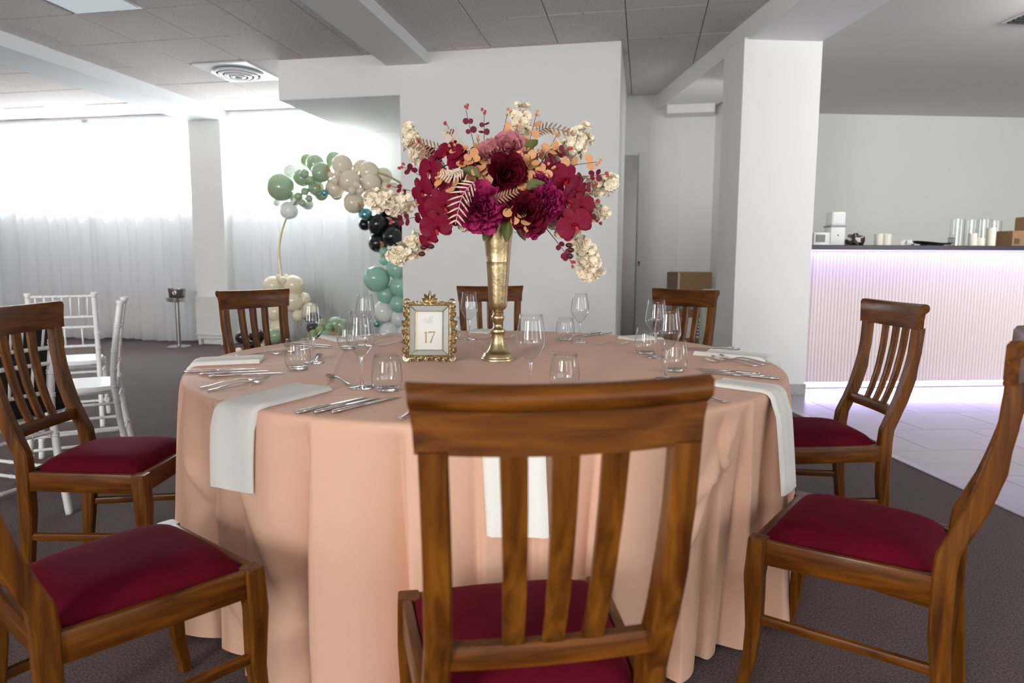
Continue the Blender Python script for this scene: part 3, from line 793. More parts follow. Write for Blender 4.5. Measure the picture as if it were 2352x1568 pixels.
cutlery('fork', (-1.585, 2.53), (.15, .085), .205, 'steel fork behind the left rim napkin, the middle of three', G2)
cutlery('fork', (-1.56, 2.60), (.15, .085), .195, 'steel fork behind the left rim napkin, the farthest of three', G2)
cutlery('spoon', (-1.20, 2.34), (-.117, .30), .16, 'steel dessert spoon pointing away beside the left water tumbler', G3)
cutlery('knife', (-1.585, 2.80), (.22, -.028), .235, 'steel knife at the back left, the nearer of two behind the tumbler', G1)
cutlery('knife', (-1.60, 2.86), (.22, -.028), .235, 'steel knife at the back left, the farther of two behind the tumbler', G1)
cutlery('fork', (-1.44, 3.22), (.95, .08), .19, 'steel fork with raised tines at the back left, the left of two', G2)
cutlery('fork', (-1.36, 3.29), (.95, .08), .19, 'steel fork with raised tines just left of the picture frame', G2)
cutlery('spoon', (-1.17, 2.885), (.22, .30), .17, 'steel dessert spoon left of the picture frame, bowl towards it', G3)
cutlery('fork', (-.79, 3.245), (.9, .42), .18, 'small steel fork lying behind the foot of the gold vase', G3)
cutlery('knife', (-.16, 3.66), (-.15, -.20), .24, 'steel knife at the far right, the nearer to the back right napkin', G1)
cutlery('knife', (-.22, 3.66), (-.15, -.20), .24, 'steel knife at the far right, the one nearer the water tumbler there', G1)
cutlery('fork', (-.222, 3.136), (.13, .03), .17, 'small steel fork alone on the bare cloth right of the vase', G3)
cutlery('knife', (.42, 3.085), (-.95, -.22), .24, 'steel knife behind the rolled right napkin, the nearer of two', G1)
cutlery('knife', (.40, 3.135), (-.95, -.22), .24, 'steel knife behind the rolled right napkin, the farther of two', G1)
cutlery('fork', (.425, 2.605), (-.217, .111), .215, 'steel fork before the rolled right napkin, the nearest of three', G2)
cutlery('fork', (.455, 2.645), (-.217, .13), .215, 'steel fork before the rolled right napkin, the middle of three', G2)
cutlery('fork', (.480, 2.69), (-.207, .13), .205, 'steel fork before the rolled right napkin, the farthest of three', G2)
for p, Ln, w in (((.443, 2.322), .255, 'nearest the napkin'), ((.417, 2.366), .24, 'middle of three'), ((.397, 2.41), .23, 'farthest from the napkin')):
    cutlery('knife', p, (-.27, .115), Ln, 'steel knife behind the right edge napkin, %s' % w, G1)
cutlery('fork', (.235, 1.91), (-.17, .135), .21, 'steel fork right of the nearest chair back, the outer one', G2)
cutlery('fork', (.182, 1.885), (-.17, .135), .21, 'steel fork right of the nearest chair back, the inner one', G2)
cutlery('fork', (-.572, 1.54), (.03, .3), .21, 'steel fork left of the nearest chair back, its handle end showing', G2)

# ------------------------------------------------------------------ glasses
def make_wine():
    t = thing('wine_glass', None, 'wine glass')
    bm = bmesh.new()
    out_ = [(.004, .092), (.012, .098), (.024, .112), (.036, .130), (.0425, .143), (.0435, .150), (.0425, .165), (.039, .190), (.0355, .212), (.033, .232)]
    inn = [(r-.0011, z+.0006) for r, z in out_][::-1]
    lathe(bm, out_+[(.0325, .2325)]+inn, 32, cap=False)
    obj('bowl', bm, M_glass, t, True)
    bm = bmesh.new(); lathe(bm, [(.008, .004), (.0045, .010), (.0036, .03), (.0036, .06), (.0042, .082), (.0062, .092), (.010, .097), (.004, .0985), (.0005, .0985)], 16); obj('stem', bm, M_glass_solid, t, True)
    bm = bmesh.new(); lathe(bm, [(.0005, 0), (.037, 0), (.038, .0012), (.034, .0024), (.018, .0035), (.008, .006), (.0005, .006)], 32); obj('foot', bm, M_glass_solid, t, True)
    return t
def make_tumbler():
    t = thing('water_tumbler', None, 'tumbler')
    o_ = [(.030, .004), (.040, .012), (.0455, .028), (.0465, .042), (.0445, .062), (.041, .085), (.0375, .108)]
    bm = bmesh.new(); lathe(bm, o_+[(.037, .1085)]+[(r-.0012, z+.001) for r, z in o_][::-1], 32, cap=False); obj('wall', bm, M_glass, t, True)
    bm = bmesh.new(); lathe(bm, [(.0005, 0), (.027, 0), (.031, .003), (.033, .006), (.028, .011), (.012, .008), (.0005, .0075)], 32); obj('base', bm, M_glass_solid, t, True)
    return t
wp, tp = make_wine(), make_tumbler()
for i, (x, y, lb) in enumerate([
 (-.834, 1.92, 'wine glass at the front left, beside the dessert spoon'), (-.315, 1.925, 'wine glass in front of the vase, foot hidden by the nearest chair'),
 (.081, 2.275, 'wine glass at right of the table, the nearer of the pair standing close together'), (.052, 2.78, 'wine glass at right, half hidden behind another wine glass before the chair back'),
 (-.293, 3.223, 'wine glass at the far right standing clear against the white wall'), (-.836, 3.234, 'wine glass between the picture frame and the gold vase'),
 (-1.235, 2.90, 'wine glass at the back left before the green balloons'), (-1.215, 2.36, 'wine glass behind the left water tumbler')]):
    c = wp if i == 0 else copy_tree(wp)
    c.location = (x, y, TZ+.0005); tag(c, lb, 'wine glass', 'wine glasses on the round table')
for i, (x, y, lb) in enumerate([
 (-.741, 1.889, 'water tumbler at the front left between picture frame and nearest chair'), (-.228, 2.03, 'water tumbler cut off below by the top of the nearest chair'),
 (.113, 2.44, 'water tumbler at right just above the corner of the nearest chair back'), (.015, 2.88, 'water tumbler at right in front of the steel door edge'),
 (-.372, 3.316, 'water tumbler beside the far right wine glass, against the white wall'), (-.925, 3.236, 'water tumbler peeping out behind the picture frame'),
 (-1.262, 2.765, 'water tumbler at the back left, partly behind a wine glass'), (-1.197, 2.205, 'water tumbler at left in front of a wine glass, before the wooden chair')]):
    c = tp if i == 0 else copy_tree(tp)
    c.location = (x, y, TZ+.0005); tag(c, lb, 'tumbler', 'water tumblers on the round table')

# ------------------------------------------------------------------ gold trumpet vase
VX, VY = -.553, 2.585
DV = Vector((VX, VY, TZ-HC)).dot(_f); PM = FPX/DV
t = thing('trumpet_vase', 'tall gold trumpet vase standing in the middle of the table', 'vase', (VX, VY, TZ+.0005), YAW)
def vz(y): return (826-y)/PM*1.012
base = [(38.5, 826), (38.5, 823), (37, 820.5), (36, 820), (35.5, 817), (33, 814), (32.5, 812), (31, 810.5), (27, 808.5), (26, 808), (22, 802), (18, 792), (15.5, 781), (14.8, 770), (15.2, 767)]
knop = [(15.2, 767), (17.2, 765), (17.6, 761), (16.6, 757.5), (12.5, 756), (10.2, 752), (8.6, 748), (9, 744), (12, 740), (14.6, 733), (14.8, 729), (13, 725), (10.5, 722), (9.5, 720), (10.5, 718.5), (10.8, 715)]
body = [(10.8, 715), (15, 712), (18, 708), (19.3, 703), (20, 695), (21.4, 670), (23, 645), (25, 615), (25.3, 607), (25.55, 606), (25.4, 605), (27.5, 580), (30.5, 553), (33.4, 530), (35.5, 518), (36.3, 512), (35.2, 511), (33, 525), (26, 575), (18, 680)]
for nm, pr in (('foot', base), ('knop', knop), ('body', body)):
    bm = bmesh.new(); lathe(bm, [(r/PM*(1.05 if nm == 'body' else 1), vz(y)) for r, y in pr], 40, cap=(nm != 'body')); obj(nm, bm, M_gold, t, 45)

# ------------------------------------------------------------------ table number in its gilt frame
fa, fb = Vector((-.878, 2.468, 0)), Vector((-.724, 2.508, 0)); fm = (fa+fb)/2; fw = .0966
FRZ = math.atan2(fb.y-fa.y, fb.x-fa.x)-.06
t = thing('picture_frame', 'ornate gilt frame with the table number 17 on a white card', 'picture frame', (fm.x, fm.y, TZ+.001), FRZ)
TILT = Matrix.Rotation(math.radians(-9), 4, 'X')           # leans back on its easel
K = 1/609.0
def fp(px, py, dy=0): return TILT @ Vector(((px-982)*K, dy, (828-py)*K))          # frame drawing in its own plane
def rect_ring(bm, o, i, y0, y1):
    a = [fp(x, y, y0) for x, y in o]; b = [fp(x, y, y1) for x, y in i]
    va = [bm.verts.new(p) for p in a]; vb = [bm.verts.new(p) for p in b]
    for k in range(4): bm.faces.new((va[k], va[(k+1) % 4], vb[(k+1) % 4], vb[k]))
def rc(x0, y0, x1, y1): return [(x0, y1), (x1, y1), (x1, y0), (x0, y0)]
O1, O2, I1, I2, C1 = rc(933, 694, 1030, 818), rc(937, 699, 1026, 814), rc(949, 711, 1013, 803), rc(952, 713, 1011, 801), rc(952, 713, 1011, 801)
bm = bmesh.new()
rect_ring(bm, O1, O1, .012, -.010); rect_ring(bm, O1, rc(935, 696.5, 1028, 816), -.010, -.014); rect_ring(bm, rc(935, 696.5, 1028, 816), O2, -.014, -.009)
rect_ring(bm, rc(948, 710, 1014, 804), I1, -.003, -.008); rect_ring(bm, I1, I2, -.008, -.002)
bm.faces.new([bm.verts.new(fp(x, y, .012)) for x, y in O1])
for (ax, ay), (bx, by) in zip(O2, I1):                     # mitre beads in the corners
    tube(bm, [fp(ax, ay, -.009), fp(bx, by, -.006)], .0016, 6)
obj('inner_frame', bm, M_goldf, t, 40)
for k in range(4):
    o_, i_ = [O2[k], O2[(k+1) % 4]], [I1[k], I1[(k+1) % 4]]
    bm = bmesh.new(); v = [bm.verts.new(fp(*p, -.008)) for p in o_]+[bm.verts.new(fp(*p, -.0035)) for p in i_[::-1]]
    w = [bm.verts.new(x.co+Vector((0, .003, 0))) for x in v]
    bm.faces.new(v); bm.faces.new(w[::-1])
    for q in range(4): bm.faces.new((v[q], w[q], w[(q+1) % 4], v[(q+1) % 4]))
    obj('mirror_strip', bm, M_mirror, t)
bm = bmesh.new(); v = [bm.verts.new(fp(x, y, -.0015)) for x, y in C1]; bm.faces.new(v)
w = [bm.verts.new(fp(x, y, .001)) for x, y in C1]; bm.faces.new(w[::-1])
for q in range(4): bm.faces.new((v[q], w[q], w[(q+1) % 4], v[(q+1) % 4]))
card = obj('card', bm, M_card, t)
def flat_shape(bm, pts, dy):
    a = [bm.verts.new(fp(x, y, dy)) for x, y in pts]; b = [bm.verts.new(fp(x, y, dy+.0006)) for x, y in pts]
    n = len(pts)
    f1 = bm.faces.new(a); bm.faces.new(b[::-1])
    for q in range(n): bm.faces.new((a[q], b[q], b[(q+1) % n], a[(q+1) % n]))
def ribbon(bm, pts, ws, dy):
    P = catmull([Vector((x, y, 0)) for x, y in pts], 6); n = len(P)
    Lh, Rh = [], []
    for i, p in enumerate(P):
        tt = (P[min(i+1, n-1)]-P[max(i-1, 0)]).normalized(); nn = Vector((-tt.y, tt.x, 0)); wv = ws[0]+(ws[1]-ws[0])*i/(n-1)
        if len(ws) > 2: wv = interp([(0, ws[0]), (.5, ws[1]), (1, ws[2])], i/(n-1))
        Lh.append(p+nn*wv); Rh.append(p-nn*wv)
    A = [bm.verts.new(fp(p.x, p.y, dy)) for p in Lh]; B = [bm.verts.new(fp(p.x, p.y, dy)) for p in Rh]
    for i in range(n-1): bm.faces.new((A[i], A[i+1], B[i+1], B[i]))
bm = bmesh.new()
# figure 1
flat_shape(bm, [(971.6, 760.5), (974.6, 758.8), (974.6, 784.4), (971.6, 784.4)], -.0023)
flat_shape(bm, [(968.2, 761.6), (974.6, 758.8), (974.6, 760.6), (968.4, 763.0)], -.0024)
flat_shape(bm, [(969.4, 784.2), (976.8, 784.2), (976.8, 785.5), (969.4, 785.5)], -.0024)
# figure 7
flat_shape(bm, [(978.6, 758.8), (994.6, 758.8), (994.0, 761.6), (979.6, 761.6)], -.0023)
flat_shape(bm, [(978.6, 758.8), (979.8, 758.8), (979.4, 765.2), (978.4, 765.2)], -.0024)
flat_shape(bm, [(992.6, 760.5), (994.5, 759.6), (985.8, 784.4), (982.2, 784.4)], -.0024)
flat_shape(bm, [(981.4, 784.0), (986.6, 784.0), (986.4, 785.5), (981.2, 785.5)], -.0025)
obj('number', bm, M_ink, card)
bm = bmesh.new()
for pts in ([(973.5, 726), (971.8, 733), (970.5, 737.6), (971.6, 739)], [(966, 731.2), (971, 730.6), (977, 730)],           # t
            [(976.8, 734.2), (974.4, 734.8), (973.6, 737.6), (975.2, 738.6), (976.8, 735.4), (976.4, 738.4), (977.6, 738.2)],    # a
            [(977.6, 738.2), (981, 732), (982.8, 725), (981.6, 725.6), (979.4, 734), (979.2, 738.4), (981, 738.4), (981.6, 735.4)],   # b
            [(981.6, 735.6), (985.2, 731), (989, 722.6), (987.6, 723.6), (984.2, 735), (982.6, 743), (984.6, 738.4)],        # l
            [(984.6, 737.6), (987.6, 735.4), (987.2, 733.8), (985.8, 735.6), (986.4, 738.4), (989.4, 736.4)]):               # e
    ribbon(bm, pts, (.28, .42, .2), -.0023)
obj('lettering', bm, M_ink2, card)
# carved scrollwork round the frame: each scroll and leaf is real relief, joined into one border
bm = bmesh.new(); r5 = random.Random(9)
def scroll(cx, cy, r, a0, turns, sgn, w=1.9):
    pts, rad = [], []
    for i in range(int(turns*12)+1):
        q = i/(turns*12); a = a0+sgn*2*PI*turns*q; rr_ = r*(1-.86*q)
        pts.append(fp(cx+rr_*cos(a), cy+rr_*sin(a), -.010-.004*q)); rad.append(w*K*(1-.35*q))
    tube(bm, pts, rad, 6)
def leaf(cx, cy, ang, ln, wd, dy=-.011):
    ca, sa = cos(ang), sin(ang); rings = []
    for q, ww, hh in ((0, .35, .4), (.25, .9, 1), (.55, 1, 1.15), (.8, .6, .9), (1, .08, .3)):
        px, py = cx+ca*ln*q, cy+sa*ln*q; nx, ny = -sa*wd*ww, ca*wd*ww
        rings.append([fp(px-nx, py-ny, dy+.003), fp(px, py, dy-.004*hh), fp(px+nx, py+ny, dy+.003), fp(px, py, dy+.005)])
    loft(bm, rings)
for cx, cy, s in ((930, 690, 1), (1033, 690, -1)): scroll(cx, cy, 7.5, PI/2 if s > 0 else PI/2, 1.6, s, 3.2)
for cx, cy, s in ((929, 822, 1), (1035, 822, -1)): scroll(cx, cy, 8, -PI/2, 1.7, -s, 3.2)
# crest
for k, a in enumerate((-90, -122, -58, -150, -30, -172, -8)):
    leaf(982, 692, math.radians(a), (28, 25, 25, 21, 21, 18, 18)[k], 5, -.015)
sphere(bm, fp(982, 667.5, -.014), 3.6*K, 8, 6)
for s in (-1, 1):
    scroll(982+s*13, 690, 4.5, PI, 1.2, s); scroll(982+s*24, 692, 3.6, 0, 1.1, -s); leaf(982+s*20, 692, math.radians(180 if s < 0 else 0)-s*.15, 16, 3); leaf(982+s*36, 694, -PI/2+s*.6, 8, 2.6)
    for y in range(702, 812, 7):
        x = 982+s*(51+ (4.5*math.exp(-((y-757)/16)**2)) + (1.5 if y < 715 or y > 800 else 0))
        leaf(x-s*1, y+3, -PI/2+s*(.9+.5*sin(y*.6)), 14+2*sin(y), 4.4, -.013); leaf(x-s*3, y+1, PI/2-s*(.8+.4*cos(y*.5)), 13, 4, -.014)
        if y % 2: scroll(x+s*2.5, y, 3.6, 0, 1.2, s if y % 3 else -s, 1.6)
    for y in (742, 750, 757, 764, 772): leaf(982+s*51, y, (0 if s > 0 else PI)+s*(y-757)*.03, 11, 4, -.014)
    for k in range(5):
        x = 982+s*(8+k*8.5); leaf(x, 822, (0 if s > 0 else PI)+s*(.5 if k % 2 else -.5), 13, 4.4, -.012); scroll(x, 823+(k % 2)*2, 4.0, 0, 1.1, s if k % 2 else -s, 1.4)
    scroll(982+s*38, 823, 4.2, PI/2, 1.2, s, 1.7)
    tube(bm, [fp(982+s*47.5, y, -.008) for y in range(692, 824, 6)], 2.6*K, 6)
tube(bm, [fp(x, 820, -.008) for x in range(934, 1032, 8)], 2.4*K, 6); tube(bm, [fp(x, 692.5, -.008) for x in range(934, 1032, 8)], 2.4*K, 6)
leaf(976, 823, 0, 12, 3.5, -.013)
obj('scroll_border', bm, M_goldf, t, 50)
bm = bmesh.new(); a_ = fp(982, 720, .013); 
box(bm, -.018, .018, 0, .003, 0, .165, Matrix.Translation((0, .095, 0)) @ Matrix.Rotation(math.radians(26), 4, 'X')); obj('easel_leg', bm, M_black, t)

# ------------------------------------------------------------------ flower arrangement
ORG = at_d(1143, 515, DV)
FA = thing('flower_arrangement', 'large arrangement of crimson orchids, magenta peonies, peach leaves and cream blossom in the gold vase', 'flowers', ORG)
M_orch = mat('orchid_petal', (.20, .002, .026), .55, vary=.8, vscale=20, spec=.25)
M_lip = mat('orchid_lip', (.42, .01, .015), .4)
M_peony = mat('peony_petal', (.13, .002, .012), .7, vary=.5, vscale=18, spec=.25)
M_mag = mat('magenta_petal', (.40, .02, .125), .65, vary=.45, vscale=22, spec=.25)
M_mauve = mat('mauve_petal', (.60, .22, .25), .65, vary=.2, vscale=22)
M_cream = mat('cream_blossom', (1.0, .87, .68), .8, vary=.04, vscale=60, sheen=.4, sheen_col=(1, .95, .85))
M_creamc = mat('blossom_heart', (.88, .55, .25), .7)
M_peach = mat('peach_leaf', (.76, .37, .17), .6, vary=.18, vscale=40)
M_crim = mat('crimson_leaf', (.16, .004, .02), .6, vary=.4, vscale=30)
M_bud = mat('coral_bud', (.55, .08, .07), .6)
M_fern = mat('cream_fern', (.74, .60, .46), .65)
M_fern2 = mat('bronze_fern', (.36, .20, .12), .6)
M_green = mat('olive_leaf', (.12, .13, .035), .5, vary=.3, vscale=20)
M_stem = mat('brown_stem', (.10, .045, .03), .6)
M_stemc = mat('pale_stem', (.60, .52, .33), .6)
M_berry = mat('dark_bud', (.08, .015, .022), .4)
def petal(bm, M, w, l, cup=.0, curl=.0, ruf=0, nu=4, nv=4, ph=0, base=.25, mi=0, tip=2.2):
    g = []
    for j in range(nv+1):
        v = j/nv; sh = (base+(1-base)*sin(PI*min(v*1.0, 1)**.75*.62)/1.0)*(1-max(0, v-.55)**tip*2.2*.9)
        row = []
        for i in range(nu+1):
            u = i/nu*2-1
            x = u*w*sh; y = l*(v-.07*u*u*v)
            z = cup*u*u*w*sh/w*l*.5+curl*v*v*l+ruf*l*v*v*sin(5*u+ph)*.5
            row.append(bm.verts.new(M @ Vector((x, y, z))))
        g.append(row)
    for j in range(nv):
        for i in range(nu):
            f = bm.faces.new((g[j][i], g[j][i+1], g[j+1][i+1], g[j+1][i])); f.material_index = mi
def RZ(a): return Matrix.Rotation(a, 4, 'Z')
def RX(a): return Matrix.Rotation(a, 4, 'X')
def orchid_mesh(seed):                                                # faces +Z, about 1 unit across
    r = random.Random(seed); bm = bmesh.new()
    for a in (90, 215, 325): petal(bm, RZ(math.radians(a-90)) @ RX(.10), .155, .50, .15, -.12, .03, ph=r.random()*6)
    for a in (8, 172): petal(bm, Matrix.Translation((0, 0, .02)) @ RZ(math.radians(a-90+r.uniform(-6, 6))) @ RX(.22), .31, .50, .10, -.20, .06, 6, 5, ph=r.random()*6, base=.3)
    for a in (250, 290): petal(bm, Matrix.Translation((0, 0, .03)) @ RZ(math.radians(a-90)) @ RX(.95), .07, .17, .6, .3, mi=1)
    petal(bm, Matrix.Translation((0, 0, .03)) @ RZ(math.radians(180)) @ RX(.7), .06, .24, .5, -.5, mi=1)
    sphere(bm, (0, 0, .06), .045, 8, 6)
    return bm
def many(bm0, name, mats):
    me = bpy.data.meshes.new(name); bm0.normal_update(); bm0.to_mesh(me); bm0.free()
    for m_ in mats: me.materials.append(m_)
    for p in me.polygons: p.use_smooth = True
    return me
def rose_mesh(seed, layers, ruf):                                     # faces +Z, about 1 unit across
    r = random.Random(seed); bm = bmesh.new()
    for tilt, n, w, l, z in layers:
        a0 = r.random()*6
        for k in range(n):
            M = Matrix.Translation((0, 0, z)) @ RZ(a0+2*PI*k/n+r.uniform(-.15, .15)) @ RX(tilt+r.uniform(-.12, .12))
            petal(bm, M, w*r.uniform(.85, 1.1), l*r.uniform(.9, 1.08), .55, .12, ruf, 5, 4, r.random()*6, .35)
    return bm
L_peony = [(.15, 8, .20, .50, -.06), (.5, 8, .20, .47, -.03), (.85, 7, .18, .40, 0), (1.1, 7, .13, .30, .04), (1.25, 8, .09, .24, .06), (1.45, 6, .06, .20, .06)]
L_mag = [(-.2, 10, .17, .46, -.06), (.15, 11, .17, .48, -.02), (.5, 11, .16, .46, 0), (.8, 10, .15, .43, .03), (1.05, 9, .13, .40, .06), (1.3, 7, .11, .36, .08)]
L_mauve = [(.1, 7, .24, .50, -.05), (.45, 7, .24, .47, -.02), (.8, 6, .22, .40, .02), (1.1, 5, .18, .32, .05)]
me_orch = [many(orchid_mesh(s), 'orchid_bloom', (M_orch, M_lip)) for s in (1, 2, 3)]
me_peony = [many(rose_mesh(s, L_peony, .10), 'peony', (M_peony,)) for s in (4, 5)]
me_mag = [many(rose_mesh(s, L_mag, .28), 'magenta_peony', (M_mag,)) for s in (6, 7)]
me_mauve = [many(rose_mesh(s, L_mauve, .30), 'mauve_hydrangea', (M_mauve,)) for s in (8, 9)]
def blossom_mesh(seed):
    r = random.Random(seed); bm = bmesh.new()
    for tilt, n, w, l in ((.25, 6, .26, .52), (.75, 5, .20, .42)):
        a0 = r.random()*6
        for k in range(n): petal(bm, RZ(a0+2*PI*k/n) @ RX(tilt+r.uniform(-.1, .1)), w, l, .3, -.05, .22, 3, 3, r.random()*6, .3)
    sphere(bm, (0, 0, .04), .07, 6, 4); 
    for f in list(bm.faces)[-24:]: f.material_index = 1
    return bm
me_blo = [many(blossom_mesh(s), 'blossom', (M_cream, M_creamc)) for s in (11, 12, 13)]
def leaf_mesh(round_=True):
    bm = bmesh.new()
    if round_:
        n = 12; c = bm.verts.new((0, .5, -.04)); rg = [bm.verts.new((.5*sin(2*PI*i/n)*(1+.03*cos(2*PI*i/n)), .5-.5*cos(2*PI*i/n), .06*abs(sin(2*PI*i/n))+.03*cos(4*PI*i/n))) for i in range(n)]
        for i in range(n): bm.faces.new((c, rg[i], rg[(i+1) % n]))
    else: petal(bm, Matrix.Identity(4), .30, 1.0, .5, -.25, 0, 4, 6, base=.05, tip=1.3)
    return bm
me_peach = many(leaf_mesh(), 'leaf', (M_peach,)); me_crim = many(leaf_mesh(), 'leaf', (M_crim,)); me_green = many(leaf_mesh(False), 'leaf', (M_green,))
def bud_mesh():
    bm = bmesh.new(); r = random.Random(3)
    for k in range(5):
        a = k*2.4; petal(bm, RZ(a) @ RX(.9+.1*k), .22, .55, .5, .2, 0, 2, 3, base=.2)
    return bm
me_bud = many(bud_mesh(), 'bud', (M_bud,)); me_budp = many(bud_mesh(), 'bud', (M_peach,))
CAMP = Vector((0, 0, HC))
def loc_of(px, py, dy): return at_d(px, py, DV+dy)-ORG
def orient(nrm, roll=0):
    return (Vector(nrm).normalized().to_track_quat('Z', 'Y') @ Euler((0, 0, roll)).to_quaternion()).to_euler()
def put(name, me, par, p, nrm, size, roll=0):
    o = obj(name, me, None, par, False, p, orient(nrm, roll)); o.scale = (size,)*3; return o
TOCAM = -_f
CEN = loc_of(1150, 440, 0)
def outward(p, k=.8):
    d = (p-CEN); d = d.normalized() if d.length > 1e-4 else Vector((0, 0, 1)); return d*k+TOCAM*.9
bm = bmesh.new(); sphere(bm, CEN+Vector((0, .02, -.02)), .115, 16, 10, (1.25, .9, .85)); obj('floral_foam', bm, M_green, FA, True)
bm = bmesh.new()
for k in range(150):
    d = Vector((rnd.gauss(0, 1), rnd.gauss(0, .8), rnd.gauss(0, .7))).normalized()
    p = CEN+Vector((d.x*.21, d.y*.14, d.z*.125))
    petal(bm, Matrix.Translation(p) @ orient(d+TOCAM*.2, rnd.random()*6).to_matrix().to_4x4(), .022, .075, .4, -.3, 0, 3, 4, base=.1, tip=1.4, mi=0)
o = obj('leaf_filler', bm, M_crim, FA, True); o['kind'] = 'stuff'
for k, (x, y, s, dy, nm, me) in enumerate([
  (1162, 402, 98, -.17, 'peony', me_peony[0]), (1207, 488, 92, -.18, 'peony', me_peony[1]),
  (1108, 478, 112, -.17, 'magenta_peony', me_mag[0]), (1243, 468, 92, -.15, 'magenta_peony', me_mag[1]), (1222, 512, 66, -.13, 'magenta_peony', me_mag[0]), (1236, 425, 62, -.13, 'magenta_peony', me_mag[1]), (1158, 470, 62, -.12, 'magenta_peony', me_mag[1]), (1085, 445, 60, -.12, 'magenta_peony', me_mag[1]),
  (1168, 345, 82, -.09, 'mauve_hydrangea', me_mauve[0]), (1130, 358, 68, -.09, 'mauve_hydrangea', me_mauve[1]), (1205, 372, 62, -.05, 'mauve_hydrangea', me_mauve[0]), (1100, 360, 50, -.02, 'mauve_hydrangea', me_mauve[1])]):
    p = loc_of(x, y, dy); n = outward(p, .55)
    if k == 0: n = TOCAM+RTV*.5-Vector((0, 0, .25))
    if k == 1: n = TOCAM+RTV*.15
    put(nm, me, FA, p, n, s/PM*1.12, k*1.3)
def stem_part(name, pts, M, r=.0022):
    bm = bmesh.new(); P = catmull([loc_of(*p) for p in pts], 5); tube(bm, P, [r*(1-.5*i/len(P)) for i in range(len(P))], 6); return obj(name, bm, M, FA, True), P
k = 0
for pts, blooms in (
 ([(1140, 480, 0), (1060, 380, -.05), (1000, 400, -.08), (985, 480, -.10), (1000, 560, -.12)],
  [(1030, 352, 78, -.07), (1062, 372, 72, -.10), (990, 392, 74, -.07), (1012, 424, 80, -.13), (972, 438, 72, -.08), (1018, 470, 84, -.15), (985, 478, 70, -.10), (1035, 505, 62, -.12), (1002, 520, 76, -.15), (985, 548, 50, -.13)]),
 ([(1150, 480, 0), (1240, 380, -.05), (1300, 400, -.07), (1330, 460, -.09), (1315, 540, -.12)],
  [(1272, 392, 72, -.06), (1300, 412, 82, -.09), (1268, 428, 70, -.12), (1322, 436, 72, -.08), (1300, 462, 80, -.12), (1335, 474, 66, -.09), (1290, 494, 50, -.10), (1318, 515, 84, -.15), (1338, 498, 50, -.08), (1255, 405, 60, -.06)])):
    st, P = stem_part('orchid_spray', pts, M_stem, .003)
    for j, (x, y, s, dy) in enumerate(blooms):
        p = loc_of(x, y, dy); n = outward(p, .75)+Vector((rnd.uniform(-.6, .6), rnd.uniform(-.3, .3), rnd.uniform(-.5, .4)))
        put('orchid_bloom', me_orch[j % 3], st, p, n, s/PM*.94, rnd.uniform(-.6, .6))
    for x, y in (((973, 568), (990, 566), (969, 583)) if k == 0 else ((1307, 563), (1311, 574), (1309, 588))):
        bm = bmesh.new(); sphere(bm, loc_of(x, y, -.12), 6.5/PM, 8, 6, (1.25, 1, .85)); obj('bud', bm, M_berry, st, True)
    k += 1
# eucalyptus: stems with pairs of round leaves
def euca(tips, ml, mb, mst, n0, lsz, curve=0, from_=.35):
    for (bx, by, bdy, tx, ty, tdy) in tips:
        mx, my = (bx+tx)/2+curve*(ty-by)*.1, (by+ty)/2+curve*(bx-tx)*.1
        st, P = stem_part('eucalyptus_stem', [(bx, by, bdy), (mx, my, (bdy+tdy)/2), (tx, ty, tdy)], mst, .0019)
        n = len(P)
        for j in range(n0):
            q = from_+(1-from_)*j/n0; p = P[int(q*(n-1))]; d = (P[-1]-P[0]).normalized()
            sd = d.cross(TOCAM).normalized()
            for s in (-1, 1):
                if rnd.random() < .12: continue
                dirv = (sd*s*rnd.uniform(.7, 1)+d*rnd.uniform(.1, .7)+TOCAM*rnd.uniform(-.5, .5)).normalized()
                nz = (TOCAM+Vector((rnd.uniform(-1.1, 1.1), 0, rnd.uniform(-.3, 1.2)))); nz = (nz-dirv*nz.dot(dirv)).normalized(); xx = dirv.cross(nz)
                o = obj('leaf', ml, None, st, False, p, Matrix((xx, dirv, nz)).transposed().to_euler()); o.scale = (lsz/PM*rnd.uniform(.75, 1.1)*(1-.35*(q-from_)),)*3
        for q in range(3):
            o = put('bud', mb, st, P[-1]+Vector((rnd.uniform(-.012, .012), 0, rnd.uniform(-.012, .012))), (P[-1]-P[-3]).normalized()+Vector((rnd.uniform(-.4, .4), 0, 0)), 15/PM, rnd.random()*6)
euca([(1130, 420, -.08, 1165, 262, -.02), (1140, 420, -.12, 1190, 288, -.03), (1190, 430, -.13, 1232, 262, -.04), (1205, 440, -.14, 1278, 312, -.05)], me_peach, me_budp, M_stem, 6, 27, 0, .22)
euca([(1105, 420, -.14, 1040, 330, -.08), (1135, 440, -.18, 1075, 345, -.14), (1120, 430, -.17, 1128, 322, -.09), (1150, 430, -.14, 1095, 318, -.06), (1180, 440, -.19, 1238, 350, -.12), (1175, 440, -.18, 1205, 350, -.12), (1190, 450, -.20, 1262, 385, -.13)], me_peach, me_budp, M_stem, 5, 26, .3, .25)
euca([(1150, 455, -.21, 1205, 525, -.22), (1070, 440, -.17, 1005, 405, -.19), (1250, 400, -.1, 1370, 372, -.05)], me_peach, me_budp, M_stem, 3, 25, .4, .45)
